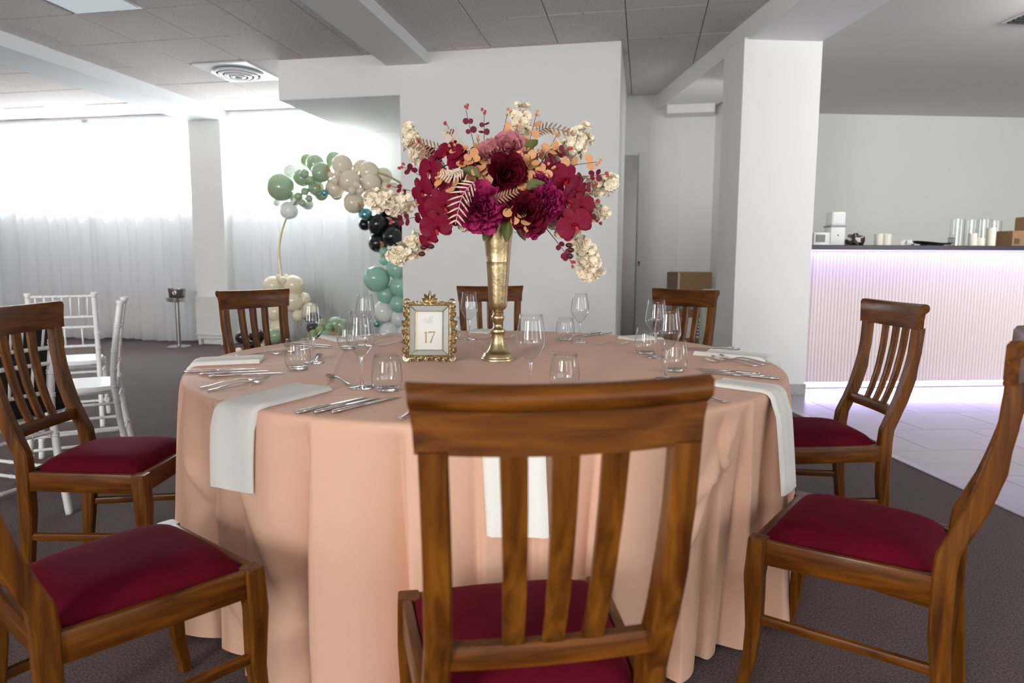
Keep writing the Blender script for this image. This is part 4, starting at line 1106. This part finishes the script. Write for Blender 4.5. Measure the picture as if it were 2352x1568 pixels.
euca([(1120, 430, -.05, 1070, 252, .02), (1120, 420, -.05, 1112, 262, .02), (1090, 420, -.05, 1026, 284, .02), (1060, 420, -.06, 962, 326, 0), (1030, 430, -.06, 925, 382, -.03), (1020, 450, -.06, 900, 428, -.03), (1020, 480, -.06, 905, 508, -.05),
      (1260, 420, -.06, 1395, 400, -.02), (1270, 440, -.06, 1365, 428, -.03), (1280, 470, -.07, 1372, 466, -.05), (1290, 490, -.08, 1372, 505, -.05), (1230, 390, -.08, 1302, 342, -.05), (1255, 525, -.1, 1312, 602, -.12)], me_crim, me_bud, M_stem, 3, 16, .2, .55)
# ferns
def fern(pts, w, M, n=13):
    P = catmull([loc_of(*p) for p in pts], 8); bm = bmesh.new(); tube(bm, P, .0013, 5)
    for i in range(n):
        q = (i+1)/(n+1); kx = q*(len(P)-1); a = min(int(kx), len(P)-2); p = P[a].lerp(P[a+1], kx-a); d = (P[a+1]-P[a]).normalized(); sd = d.cross(TOCAM).normalized()
        ln = w/PM*(.35+.65*sin(PI*min(1, .15+q*.85)))
        for s in (-1, 1):
            y = (sd*s+d*.75).normalized(); z = (TOCAM-y*TOCAM.dot(y)).normalized(); x = y.cross(z)
            Mx = Matrix((x, y, z)).transposed().to_4x4(); Mx.translation = p
            petal(bm, Mx, .0036, ln, .3, -.15, 0, 2, 3, base=.5, tip=1.2)
    return obj('fern_frond', bm, M, FA, True)
fern([(1092, 415, -.22), (1062, 450, -.24), (1046, 515, -.24)], 34, M_fern, 9)
fern([(1065, 350, -.05), (1042, 318, -.03), (1020, 300, 0)], 24, M_fern, 10)
fern([(1065, 390, -.2), (1040, 402, -.22), (1010, 400, -.2)], 20, M_fern, 9)
fern([(1020, 345, -.05), (980, 335, -.02), (942, 326, 0)], 22, M_fern2, 10)
fern([(1010, 385, -.08), (985, 365, -.05), (965, 350, -.03)], 22, M_fern2, 9)
fern([(1225, 310, 0), (1260, 294, .02), (1318, 306, .04)], 20, M_fern2, 11)
fern([(1240, 375, -.05), (1275, 355, -.04), (1296, 336, -.02)], 18, M_fern2, 9)
fern([(1125, 460, -.22), (1155, 452, -.24), (1190, 438, -.24)], 16, M_fern2, 9)
fern([(1170, 340, 0), (1190, 310, .02), (1196, 285, .03)], 18, M_fern, 8)
# olive leaves
for x, y, s, a, dy in ((1102, 408, 46, 2.6, -.17), (1205, 352, 44, .9, -.12), (1207, 437, 46, .5, -.2), (1222, 452, 40, -.6, -.18), (1168, 508, 44, -1.7, -.16), (1185, 520, 36, -.9, -.14), (1120, 425, 36, 3.4, -.15), (1130, 520, 36, -2.2, -.12)):
    d = RTV*cos(a)-DNV*sin(a); z = (TOCAM-DNV*.4); z = (z-d*z.dot(d)).normalized(); xx = d.cross(z)
    o = obj('leaf', me_green, None, FA, False, loc_of(x, y, dy), Matrix((xx, d, z)).transposed().to_euler()); o.scale = (s/PM,)*3
# cream blossom branches
for pts, n, sp in (
 ([(1150, 420, .06), (1190, 330, .09), (1196, 250, .12)], 36, 30), ([(1230, 400, .05), (1300, 350, .08), (1340, 300, .10)], 40, 36), ([(1290, 440, .03), (1370, 428, .05), (1408, 418, .04)], 26, 26),
 ([(1290, 470, .02), (1355, 482, .03), (1388, 486, .02)], 18, 21), ([(1275, 490, .0), (1335, 560, .0), (1362, 605, .0)], 32, 21), ([(1320, 560, .05), (1345, 628, .06), (1382, 618, .06)], 16, 11),
 ([(1040, 410, .06), (965, 355, .10), (938, 298, .12)], 34, 26), ([(1000, 450, -.02), (905, 468, -.03), (845, 452, -.04)], 34, 22), ([(1000, 500, -.02), (950, 565, -.04), (900, 592, -.05)], 34, 22),
 ([(1080, 480, -.05), (1068, 505, -.10), (1070, 522, -.10)], 7, 10), ([(1260, 500, -.03), (1280, 520, -.04), (1292, 535, -.04)], 9, 12)):
    st, P = stem_part('blossom_spray', pts, M_stemc, .002)
    for j in range(n):
        q = .35+.65*(j+.5)/n; p = P[min(int(q*(len(P)-1)), len(P)-1)]
        d = Vector((rnd.gauss(0, 1), rnd.gauss(0, 1), rnd.gauss(0, 1))).normalized()
        c = p+d*(sp/PM)*rnd.uniform(.5, 1)*(.65+.35*sin(PI*q))
        put('blossom', me_blo[j % 3], st, c, d+TOCAM*.8, 25/PM*rnd.uniform(.8, 1.15), rnd.random()*6)
    bm = bmesh.new()                                                   # the blossoms behind and between them
    for j in range(n*2):
        q = .33+.67*(j+.5)/(n*2); p = P[min(int(q*(len(P)-1)), len(P)-1)]
        d = Vector((rnd.gauss(0, 1), rnd.gauss(0, 1), rnd.gauss(0, 1))).normalized(); c = p+d*(sp/PM)*rnd.uniform(.3, 1.12)*(.7+.3*sin(PI*q))
        R_ = Matrix.Translation(c) @ orient(d+TOCAM*.5, rnd.random()*6).to_matrix().to_4x4() @ Matrix.Scale(22/PM*rnd.uniform(.7, 1.1), 4)
        for k2 in range(6): petal(bm, R_ @ RZ(2*PI*k2/6) @ RX(.5+rnd.uniform(-.3, .4)), .24, .52, .3, -.05, .35, 3, 3, rnd.random()*6, .3)
    o = obj('blossom_filler', bm, M_cream, st, True); o['kind'] = 'stuff'

# ------------------------------------------------------------------ balloon hoop
YB = 7.75
def latex(name, c, rough=.16, metal=0): 
    return mat(name, c, rough, metal=metal, coat=.35)
MB = {'g': latex('sage_balloon', (.34, .48, .31)), 'l': latex('moss_balloon', (.32, .45, .22)), 'c': latex('cream_balloon', (.84, .75, .59)), 'y': latex('ivory_balloon', (.86, .78, .58)),
      't': latex('teal_chrome_balloon', (.16, .42, .46), .2, .7), 'k': latex('black_balloon', (.012, .013, .015)), 'm': latex('mint_balloon', (.36, .64, .51)), 'w': latex('white_balloon', (.93, .95, .94))}
LBN = {'g': 'sage green balloon', 'l': 'moss green balloon', 'c': 'beige balloon', 'y': 'ivory balloon', 't': 'teal metallic balloon', 'k': 'black balloon', 'm': 'mint green balloon', 'w': 'milky white balloon'}
hc_ = at_y(822, 592, YB); RH = (at_y(1012, 592, YB)-hc_).length
BH = thing('balloon_hoop', 'gold ring stand with a garland of green, beige, black and mint balloons before the curtain', 'balloon arch', (hc_.x, YB, 0))
bm = bmesh.new(); zc = max(hc_.z, RH+.02); n = 72; P = [(RH*cos(2*PI*i/n), 0, zc+RH*sin(2*PI*i/n)) for i in range(n+1)]
tube(bm, P, .012, 8, None, False); obj('hoop', bm, M_gold, BH, True)
obj('base_plate', newbox(-.45, .45, -.18, .18, 0, .015, .004, 1), M_gold, BH)
bme = {}
def balloon_mesh(M):
    bm = bmesh.new(); prof = []
    for i in range(15):
        a = PI*i/14; r = sin(a); z = -cos(a); r *= 1+.06*z; prof.append((max(r, .012), z*(1.04 if z < 0 else .99)))
    prof = [(.05, -1.13), (.06, -1.10), (.02, -1.07)]+prof[1:]
    lathe(bm, prof, 24); me = bpy.data.meshes.new('balloon'); bm.normal_update(); bm.to_mesh(me); bm.free(); me.materials.append(M)
    for p in me.polygons: p.use_smooth = True
    return me
BAL = [
 ('g',646,430,32,-.05),('l',706,369,16,.12),('g',724,376,21,.02),('g',738,396,23,-.12),('g',695,408,21,.0),('g',768,368,20,.10),('g',727,432,19,.02),('l',738,444,17,.10),('g',773,445,15,.12),
 ('g',700,399,11,-.16),('g',714,414,10.5,-.18),('g',700.5,439.5,9.5,-.05),('g',686,451,10,-.06),('g',710,455.5,8.5,-.06),('g',695,466,9.2,-.05),
 ('w',669,395,18,.14),('w',664.5,482.6,21,.04),('w',637,465,9,.05),('w',679,460,13,.10),('w',706,467,15,.12),('t',746,443,8.5,-.15),
 ('c',786,379,24,-.08),('y',832,388,22,.08),('c',847,395,24,.02),('c',802.5,415.6,26,-.12),('c',851,422,23.5,-.06),('c',770,431.6,22.5,-.04),('c',813,465,24.5,-.05),('y',886,431.6,15,.05),('c',880,405,20,.12),('c',905,440,20,.1),
 ('c',760,401,7.5,-.2),('c',775,400,9,-.22),('c',769,415,8.8,-.24),('c',818,424.6,9,-.28),('c',808.6,438,9.6,-.28),('c',827,438.6,9,-.24),
 ('t',840,492,14,-.12),('t',833,492,10,-.05),('k',868.5,515,24,-.06),('k',838,514.5,15,.02),('k',902,543,23.5,-.10),('k',868.5,557.5,22.5,-.02),('k',908,511,22,.0),('k',862,455,14,.06),('k',890,480,20,.06),('k',925,490,20,.05),('k',940,530,22,.08),
 ('m',881,576.6,10,-.12),('m',883,597,12.5,-.08),('m',911.5,616.5,24,-.06),('m',865,640,30,-.10),('m',919.5,658,24,-.05),('m',887.6,675.5,22,.0),('m',916,698,21,-.08),('m',940,640,22,.05),('m',945,690,22,.05),
 ('w',883,715,26,.04),('w',918,731,20,-.04),('w',895.6,763,24,-.02),('w',935,765,22,.0),('t',866,744,8,-.14),
 ('y',628,656,23,-.04),('y',674.7,654.7,23.5,-.05),('y',649.5,643.6,9.5,-.16),('y',640.6,637,7,-.08),('y',656,635.6,6.5,-.06),('y',674,691,25,-.03),('y',698,686.6,16,.04),('y',710.7,714,19,-.02),('y',634,716,22,-.02),('y',685,725,14,-.1),('y',640,752,19,-.02),('y',655,690,20,.04),
 ('k',720,734,18,-.06),('k',717,752,13,-.08),('k',556,774,15,-.15),('k',590,772,17,-.1),('k',735,768,14,.15),('k',575,792,12,-.2),
 ('g',634,770,19,-.06),('l',739,742,10,-.2),('l',755,752,10,-.2),('l',735,758,10.5,-.24),('l',720,766,9.5,-.26),('g',752,773,17,-.22),('g',771,744,18,-.08),('g',787,749,17,-.06),('l',722,775,7.5,-.3),('g',660,788,14,-.2),('l',605,796,8,-.3),('y',548,806,8,-.4),('g',700,790,15,-.1),('g',800,772,15,-.1)]
for col, px, py, rpx, dy in BAL:
    p = at_y(px, py, YB+dy); r = rpx*(Vector((p.x, p.y, p.z-HC)).dot(_f))/FPX
    if p.z-r*1.02 < .0: p.z = r*1.03
    if col not in bme: bme[col] = balloon_mesh(MB[col])
    o = obj('balloon', bme[col], None, BH, False, p-Vector((hc_.x, YB, 0)), None); o['label'] = LBN[col]
    dd = (p-Vector((hc_.x, YB, zc))); dd.y = .25; dd = dd.normalized()+Vector((rnd.uniform(-.4, .4), rnd.uniform(-.1, .5), rnd.uniform(-.4, .4)))
    o.rotation_euler = dd.to_track_quat('Z', 'Y').to_euler(); o.scale = (r, r, r)
M_leafg = mat('gold_leaf', (.55, .30, .13), .5)
for px, py, dy in ((756, 388, -.25), (732, 428, -.25), (876, 562, -.2), (768, 762, -.35), (830, 470, -.25), (775, 770, -.4)):
    bm = bmesh.new(); c = at_y(px, py, YB+dy)-Vector((hc_.x, YB, 0))
    for k in range(6):
        a = rnd.random()*6; d = Vector((cos(a), -.3, sin(a))); z = Vector((.2, -1, .3)); z = (z-d*z.dot(d)).normalized(); x = d.normalized().cross(z)
        Mx = Matrix((x, d.normalized(), z)).transposed().to_4x4(); Mx.translation = c; petal(bm, Mx, .010, .05, .4, .1, 0, 2, 3, base=.2, tip=1.4)
    o = obj('gold_leaf_sprig', bm, M_leafg, BH, True)

# ------------------------------------------------------------------ ice bucket on its stand
p = at_z(412, 797, 0)
t = thing('bucket_stand', 'polished steel pedestal stand on the carpet by the curtains', 'stand', p, .3)
dd_ = Vector((p.x, p.y, -HC)).dot(_f); k_ = dd_/FPX
zt = (797-692)*k_
bm = bmesh.new(); rings = []
for z, s in ((0, 1), (.012, 1), (.022, .8), (.03, .25)):
    rings.append([Vector((s*(.145+.018*(i % 2))*cos(2*PI*i/8), s*(.145+.018*(i % 2))*sin(2*PI*i/8), z)) for i in range(8)])
loft(bm, rings); obj('base', bm, M_steel, t, 35)
bm = bmesh.new(); lathe(bm, [(.026, .028), (.026, zt)], 16); obj('column', bm, M_brush, t, 40)
bm = bmesh.new(); lathe(bm, [(.02, zt-.004), (.115, zt-.004), (.128, zt+.004), (.130, zt+.05), (.126, zt+.052), (.120, zt+.012), (.001, zt+.010)], 28); obj('holder_ring', bm, M_steel, t, 40)
t2 = thing('ice_bucket', 'dark steel ice bucket sitting tilted in the ring of the pedestal stand', 'ice bucket', (p.x, p.y, zt+.012), .4)
T2 = Matrix.Rotation(.06, 4, 'Y')
bm = bmesh.new(); lathe(bm, [(.001, 0), (.082, 0), (.088, .006), (.108, .15), (.112, .152), (.112, .156), (.105, .156), (.083, .012), (.001, .010)], 28, T2); obj('bucket', bm, M_brush, t2, 40)
for s in (-1, 1):
    bm = bmesh.new(); c = Vector((0, s*.104, .105)); pts = [c+Vector((.02*cos(a), s*.008, .02*sin(a))) for a in [2*PI*i/12 for i in range(13)]]
    tube(bm, pts, .004, 6, T2, False); sphere(bm, c, .009, 8, 6, M=T2); obj('ring_handle', bm, M_steel, t2, True)

# ------------------------------------------------------------------ the bar
BV = 5.75; BT = 1.288; U0, U1 = 2.964, 7.4
t = thing('bar_counter', 'long bar with pale fluted front, dark top and violet strip lighting', 'bar', uv(U0, BV), BA)
w = U1-U0
obj('carcass', newbox(.02, w, .03, .60, .075, 1.235), M_flute, t)
obj('plinth', newbox(.06, w, .16, .58, 0, .075), M_white_pl, t)
bm = bmesh.new(); pitch = .031; n = int(w/pitch); rows = []
for z in (.075, 1.235):
    row = []
    for i in range(n):
        for a in (0, 30, 60, 90, 120, 150):
            row.append(Vector((.02+i*pitch+pitch*.5*(1-cos(math.radians(a))), .03-.013*sin(math.radians(a)), z)))
    rows.append(row)
loft(bm, rows, False, False)
fp_ = obj('fluted_panel', bm, M_flute, t, False); fp_['kind'] = 'stuff'
obj('countertop', newbox(.055, w, -.055, .66, 1.248, BT, .004, 1), M_counter, t)
obj('end_cap', newbox(.0, .055, -.055, .66, 1.248, BT, .003, 1), M_beige, t)
obj('end_panel', newbox(0, .02, .0, .60, .0, 1.248, .002, 1), M_white_lac, t)
M_led = emit('violet_led', (.30, .22, 1.0), 6); M_led2 = emit('floor_led', (.78, .74, 1.0), 16)
obj('led_strip', newbox(.06, w, -.030, -.020, 1.238, 1.247), M_led, t)
obj('led_strip', newbox(.07, w, .060, .075, .062, .074), M_led2, t)
obj('led_channel', newbox(.055, w, -.04, .03, 1.2475, 1.2490), M_brush, t)
la = area('bar_led_top', uv((U0+U1)/2, BV-.032, 1.236), (V*.55+Vector((0, 0, -1))), w-.1, .012, 14, (.22, .17, 1.0)); la.rotation_euler = (Matrix.Rotation(BA, 4, 'Z') @ Matrix.Rotation(math.radians(30), 4, 'X')).to_euler()
lb_ = area('bar_led_floor', uv((U0+U1)/2, BV+.075, .058), (0, 0, -1), w-.1, .02, 34, (.46, .37, 1.0)); lb_.rotation_euler = (Matrix.Rotation(BA, 4, 'Z') @ Matrix.Rotation(math.radians(-38), 4, 'X')).to_euler()
def bar_at(px, v, z=BT):                                   # point on the counter seen at picture column px
    q = at_v(px, 566, v); return Vector((q.x, q.y, z+.001))
def bx(name, lab, cat, px, v, sx, sy, sz, M, bev=.006, rz=0, z=BT, group=None):
    t = thing(name, lab, cat, bar_at(px, v, z), BA+rz, group); obj('body', newbox(-sx/2, sx/2, -sy/2, sy/2, 0, sz, bev), M, t, 40); return t
t = bx('payment_terminal', 'small white device with a grey screen at the left end of the bar', 'device', 1880, 5.98, .15, .10, .115, M_white_pl)
obj('screen', newbox(-.055, .03, -.054, -.048, .03, .095, .002, 1), mat('lcd_screen', (.13, .15, .12), .3), t)
obj('foot', newbox(-.085, .075, -.07, .06, -.0005, .012, .003, 1), M_white_pl, t)
t = bx('dispenser', 'tall white two-part dispenser standing on the bar beside the pillar', 'dispenser', 1915, 6.0, .135, .12, .165, M_white_pl)
obj('gasket', newbox(-.075, .07, -.066, .066, .165, .178, .003, 1), mat('grey_gasket', (.35, .37, .36), .5), t)
obj('hopper', newbox(-.062, .068, -.058, .058, .178, .30, .012), M_white_lac, t, 40)
obj('window', newbox(-.05, .056, -.060, -.055, .195, .285, .004, 1), M_wall, t)
obj('button', newbox(-.006, .006, -.064, -.058, .085, .097, .002, 1), M_dark, t)
t = thing('foil_bag', 'crumpled dark foil bag lying on the bar', 'bag', bar_at(1962, 5.95), BA)
bm = bmesh.new(); rr_ = random.Random(4); sphere(bm, (0, 0, .02), 1, 16, 10)
for v in bm.verts:
    d = Vector(v.co)-Vector((0, 0, .02)); q = 1+.35*sin(7*d.x+3*d.z)*cos(6*d.y+2)+rr_.uniform(-.14, .14)
    v.co = Vector((d.x*.085*q, d.y*.06*q, max(0, (.3+d.z)*.075*q)))
obj('foil', bm, mat('dark_foil', (.09, .075, .075), .3, metal=.8), t, False); 
bm = bmesh.new(); box(bm, -.03, .02, -.06, -.05, .03, .07); obj('tag', bm, M_tape, t)
def candle(px, v, r, h, lab, z=BT):
    t = thing('pillar_candle', lab, 'candle', bar_at(px, v, z), 0, 'white pillar candles on the bar')
    bm = bmesh.new(); lathe(bm, [(.001, 0), (r, 0), (r, h-.004), (r-.004, h), (r*.7, h-.002), (.002, h-.006)], 20); obj('wax', bm, M_wax, t, 40)
    bm = bmesh.new(); tube(bm, [(0, 0, h-.006), (.002, 0, h+.008)], .0015, 5); obj('wick', bm, M_dark, t); return t
candle(2017, 6.1, .037, .115, 'short white candle on the bar, left one of the touching pair')
candle(2036, 6.1, .037, .112, 'short white candle on the bar, right one of the touching pair')
t = thing('paper_napkin', 'crumpled white paper on the bar behind the black tray', 'paper', bar_at(2083, 6.08), BA)
bm = bmesh.new(); sphere(bm, (0, 0, 0), 1, 12, 8)
for v in bm.verts:
    q = 1+rr_.uniform(-.25, .25); v.co = Vector((v.co.x*.06*q, v.co.y*.05*q, max(0, v.co.z*.055*q)))
obj('sheet', bm, M_napkin, t)
t = thing('serving_tray', 'thin black tray lying on the bar, its edge lifted', 'tray', bar_at(2140, 5.92), BA)
bm = bmesh.new(); rings = []
for q, z in ((0, .012), (.92, .012), (1, .022), (1, .026), (.9, .016), (.01, .016)):
    rings.append([Vector(((.17*q+.0001)*cos(2*PI*i/28), (.12*q+.0001)*sin(2*PI*i/28), z+.055*max(0, -cos(2*PI*i/28))*q*.35)) for i in range(28)])
loft(bm, rings); obj('plate', bm, M_dark, t, 40); obj('foot', newbox(-.08, .08, -.05, .05, 0, .012), M_dark, t)
for k, (px, v, lab) in enumerate(((2196, 6.0, 'leftmost'), (2228, 6.08, 'second from left'), (2256, 6.0, 'third from left'), (2280, 6.2, 'rightmost'))):
    t = thing('glass_cylinder', 'clear straight glass cylinder on the bar, %s of four' % lab, 'vase', bar_at(px, v), 0, 'glass cylinders on the bar')
    bm = bmesh.new(); r = .060; lathe(bm, [(.001, 0), (r, 0), (r, .245), (r-.003, .245), (r-.003, .006), (.001, .006)], 24); obj('wall', bm, M_glass, t, 40)
candle(2233, 5.90, .034, .115, 'white candle before the glass cylinders, left of the group of three')
candle(2251, 5.88, .034, .075, 'lowest white candle before the glass cylinders, in the middle')
candle(2275, 5.90, .036, .165, 'tallest white candle before the glass cylinders')
t = thing('wire_rack', 'small dark wire rack at the foot of the glass cylinders', 'rack', bar_at(2184, 5.92), BA)
for k in range(5):
    bm = bmesh.new(); tube(bm, [(-.03+k*.015, 0, 0), (-.03+k*.015, 0, .075)], .0025, 6); obj('bar', bm, M_dark, t)
bm = bmesh.new(); tube(bm, [(-.034, 0, .072), (.034, 0, .072)], .003, 6); tube(bm, [(-.034, 0, .03), (.034, 0, .03)], .003, 6); tube(bm, [(-.034, 0, .003), (.034, 0, .003)], .003, 6); obj('crossbar', bm, M_dark, t)
def carton(lab, loc, rz, sx, sy, sz, mark=0):
    t = thing('cardboard_box', lab, 'box', loc, rz)
    obj('body', newbox(-sx/2, sx/2, -sy/2, sy/2, 0, sz, .004, 1), M_cardboard, t)
    for s in (-1, 1): obj('flap', newbox(-sx/2+.004, sx/2-.004, min(s*.002, s*(sy/2-.004)), max(s*.002, s*(sy/2-.004)), sz, sz+.005, .001, 1), M_cardboard, t)
    obj('tape', newbox(-sx/2-.001, sx/2+.001, -.025, .025, sz+.0052, sz+.0062), M_tape, t)
    if mark == 1:
        bm = bmesh.new(); tube(bm, [(-sx*.12+.02*cos(a), -sy/2-.001, sz*.5+.02*sin(a)) for a in [.6+4.6*i/10 for i in range(11)]], .004, 5); tube(bm, [(-sx*.12+.004, -sy/2-.001, sz*.5), (-sx*.12+.022, -sy/2-.001, sz*.5)], .004, 5)
        obj('printed_mark', bm, M_dark, t); obj('printed_square', newbox(-sx*.45, -sx*.45+.05, -sy/2-.002, -sy/2, .02, .07), mat('brown_print', (.12, .07, .04), .8), t)
    return t
b_ = bar_at(2298, 6.0); carton('cardboard box with a round printed mark on the bar at the right edge', (b_+U*.19), BA, .38, .26, .135, 1)
b_ = bar_at(2345, 6.1, BT+.142); carton('upper cardboard box on the bar, cut off by the right edge of the photo', (b_+U*.14), BA+.05, .28, .20, .13)

# ------------------------------------------------------------------ things stored in the niche
a = c = at_y(1577, 714, 7.6)
t = carton('large cardboard box with a white label standing in the niche behind the dining chair', (a.x, 7.75, 0), .05, .44, .34, a.z)
obj('shipping_label', newbox(-.06, .17, -.173, -.1705, a.z-.29, a.z-.07), M_card, t)
for k in range(5): obj('printed_line', newbox(.06, .15-.02*(k % 2), -.1745, -.173, a.z-.125-k*.035, a.z-.110-k*.035), M_dark, t)
t = thing('plastic_crate', 'low grey plastic crate under the small cardboard box in the niche', 'crate', (a.x-.03, 7.75, a.z+.007), 0)
zc_ = at_y(1590, 671, 7.6).z-a.z-.007
obj('body', newbox(-.21, .21, -.15, .15, 0, zc_, .01), mat('grey_plastic', (.33, .34, .34), .5), t)
for k in range(4): obj('rib', newbox(-.17+k*.1, -.13+k*.1, -.156, -.149, .02, max(.05, zc_-.03)), mat('grey_plastic_rib', (.26, .27, .27), .5) if k == 0 else bpy.data.materials['grey_plastic_rib'], t)
a2, c2_ = at_y(1536, 671, 7.58), at_y(1641, 626, 7.58)
t = carton('small open cardboard box on top of the stack in the niche', ((a2.x+c2_.x)/2, 7.75, a2.z), -.08, c2_.x-a2.x-.02, .30, c2_.z-a2.z)
obj('side_flap', newbox(-(c2_.x-a2.x)/2-.01, -(c2_.x-a2.x)/2+.105, -.165, -.158, .0, c2_.z-a2.z+.004), mat('cardboard_inside', (.16, .11, .075), .85), t)
obj('edge_tape', newbox(-(c2_.x-a2.x)/2+.105, -(c2_.x-a2.x)/2+.125, -.158, -.1505, 0, c2_.z-a2.z), M_tape, t)
# slip-covered chair beside the pillar
a = at_y(1614, 664, 7.0); M_slip = mat('pale_slipcover', (.62, .63, .57), .85, bump=.2, bscale=120)
c = at_y(1692, 664, 7.0)
t = thing('covered_chair', 'chair under a pale slipcover, half hidden by the bar pillar', 'chair', ((a.x+c.x)/2+.02, 7.05, 0), .12)
w = (c.x-a.x)/2+.03
bm = bmesh.new(); rings = []
for z, s, d in ((0, 1.05, .10), (.3, 1.0, .085), (.6, .99, .075), (a.z-.05, .97, .06), (a.z-.015, .95, .05), (a.z, .88, .03)):
    rings.append([Vector((w*s*x, d*y, z)) for x, y in ((-1, -.7), (-.9, -1), (-.3, -1.05), (.3, -1.0), (.9, -1), (1, -.7), (1, .7), (.9, 1), (-.9, 1), (-1, .7))])
loft(bm, rings); obj('back_cover', bm, M_slip, t, 50)
bm = bmesh.new(); rings = []
for z, s in ((0, 1.05), (.25, 1.0), (.44, .98), (.47, .93)): rings.append([Vector((w*s*x, -.27+.22*s*y, z)) for x, y in ((-1, -.9), (-.9, -1), (0, -1.03), (.9, -1), (1, -.9), (1, 1), (-1, 1))])
loft(bm, rings); obj('seat_cover', bm, M_slip, t, 50)
bm = bmesh.new(); tube(bm, catmull([(w*.55, -.11, a.z-.35), (w*.62, -.13, a.z-.5), (w*.5, -.12, a.z-.65)], 4), [.012]*9, 6); obj('tie', bm, M_slip, t, True)
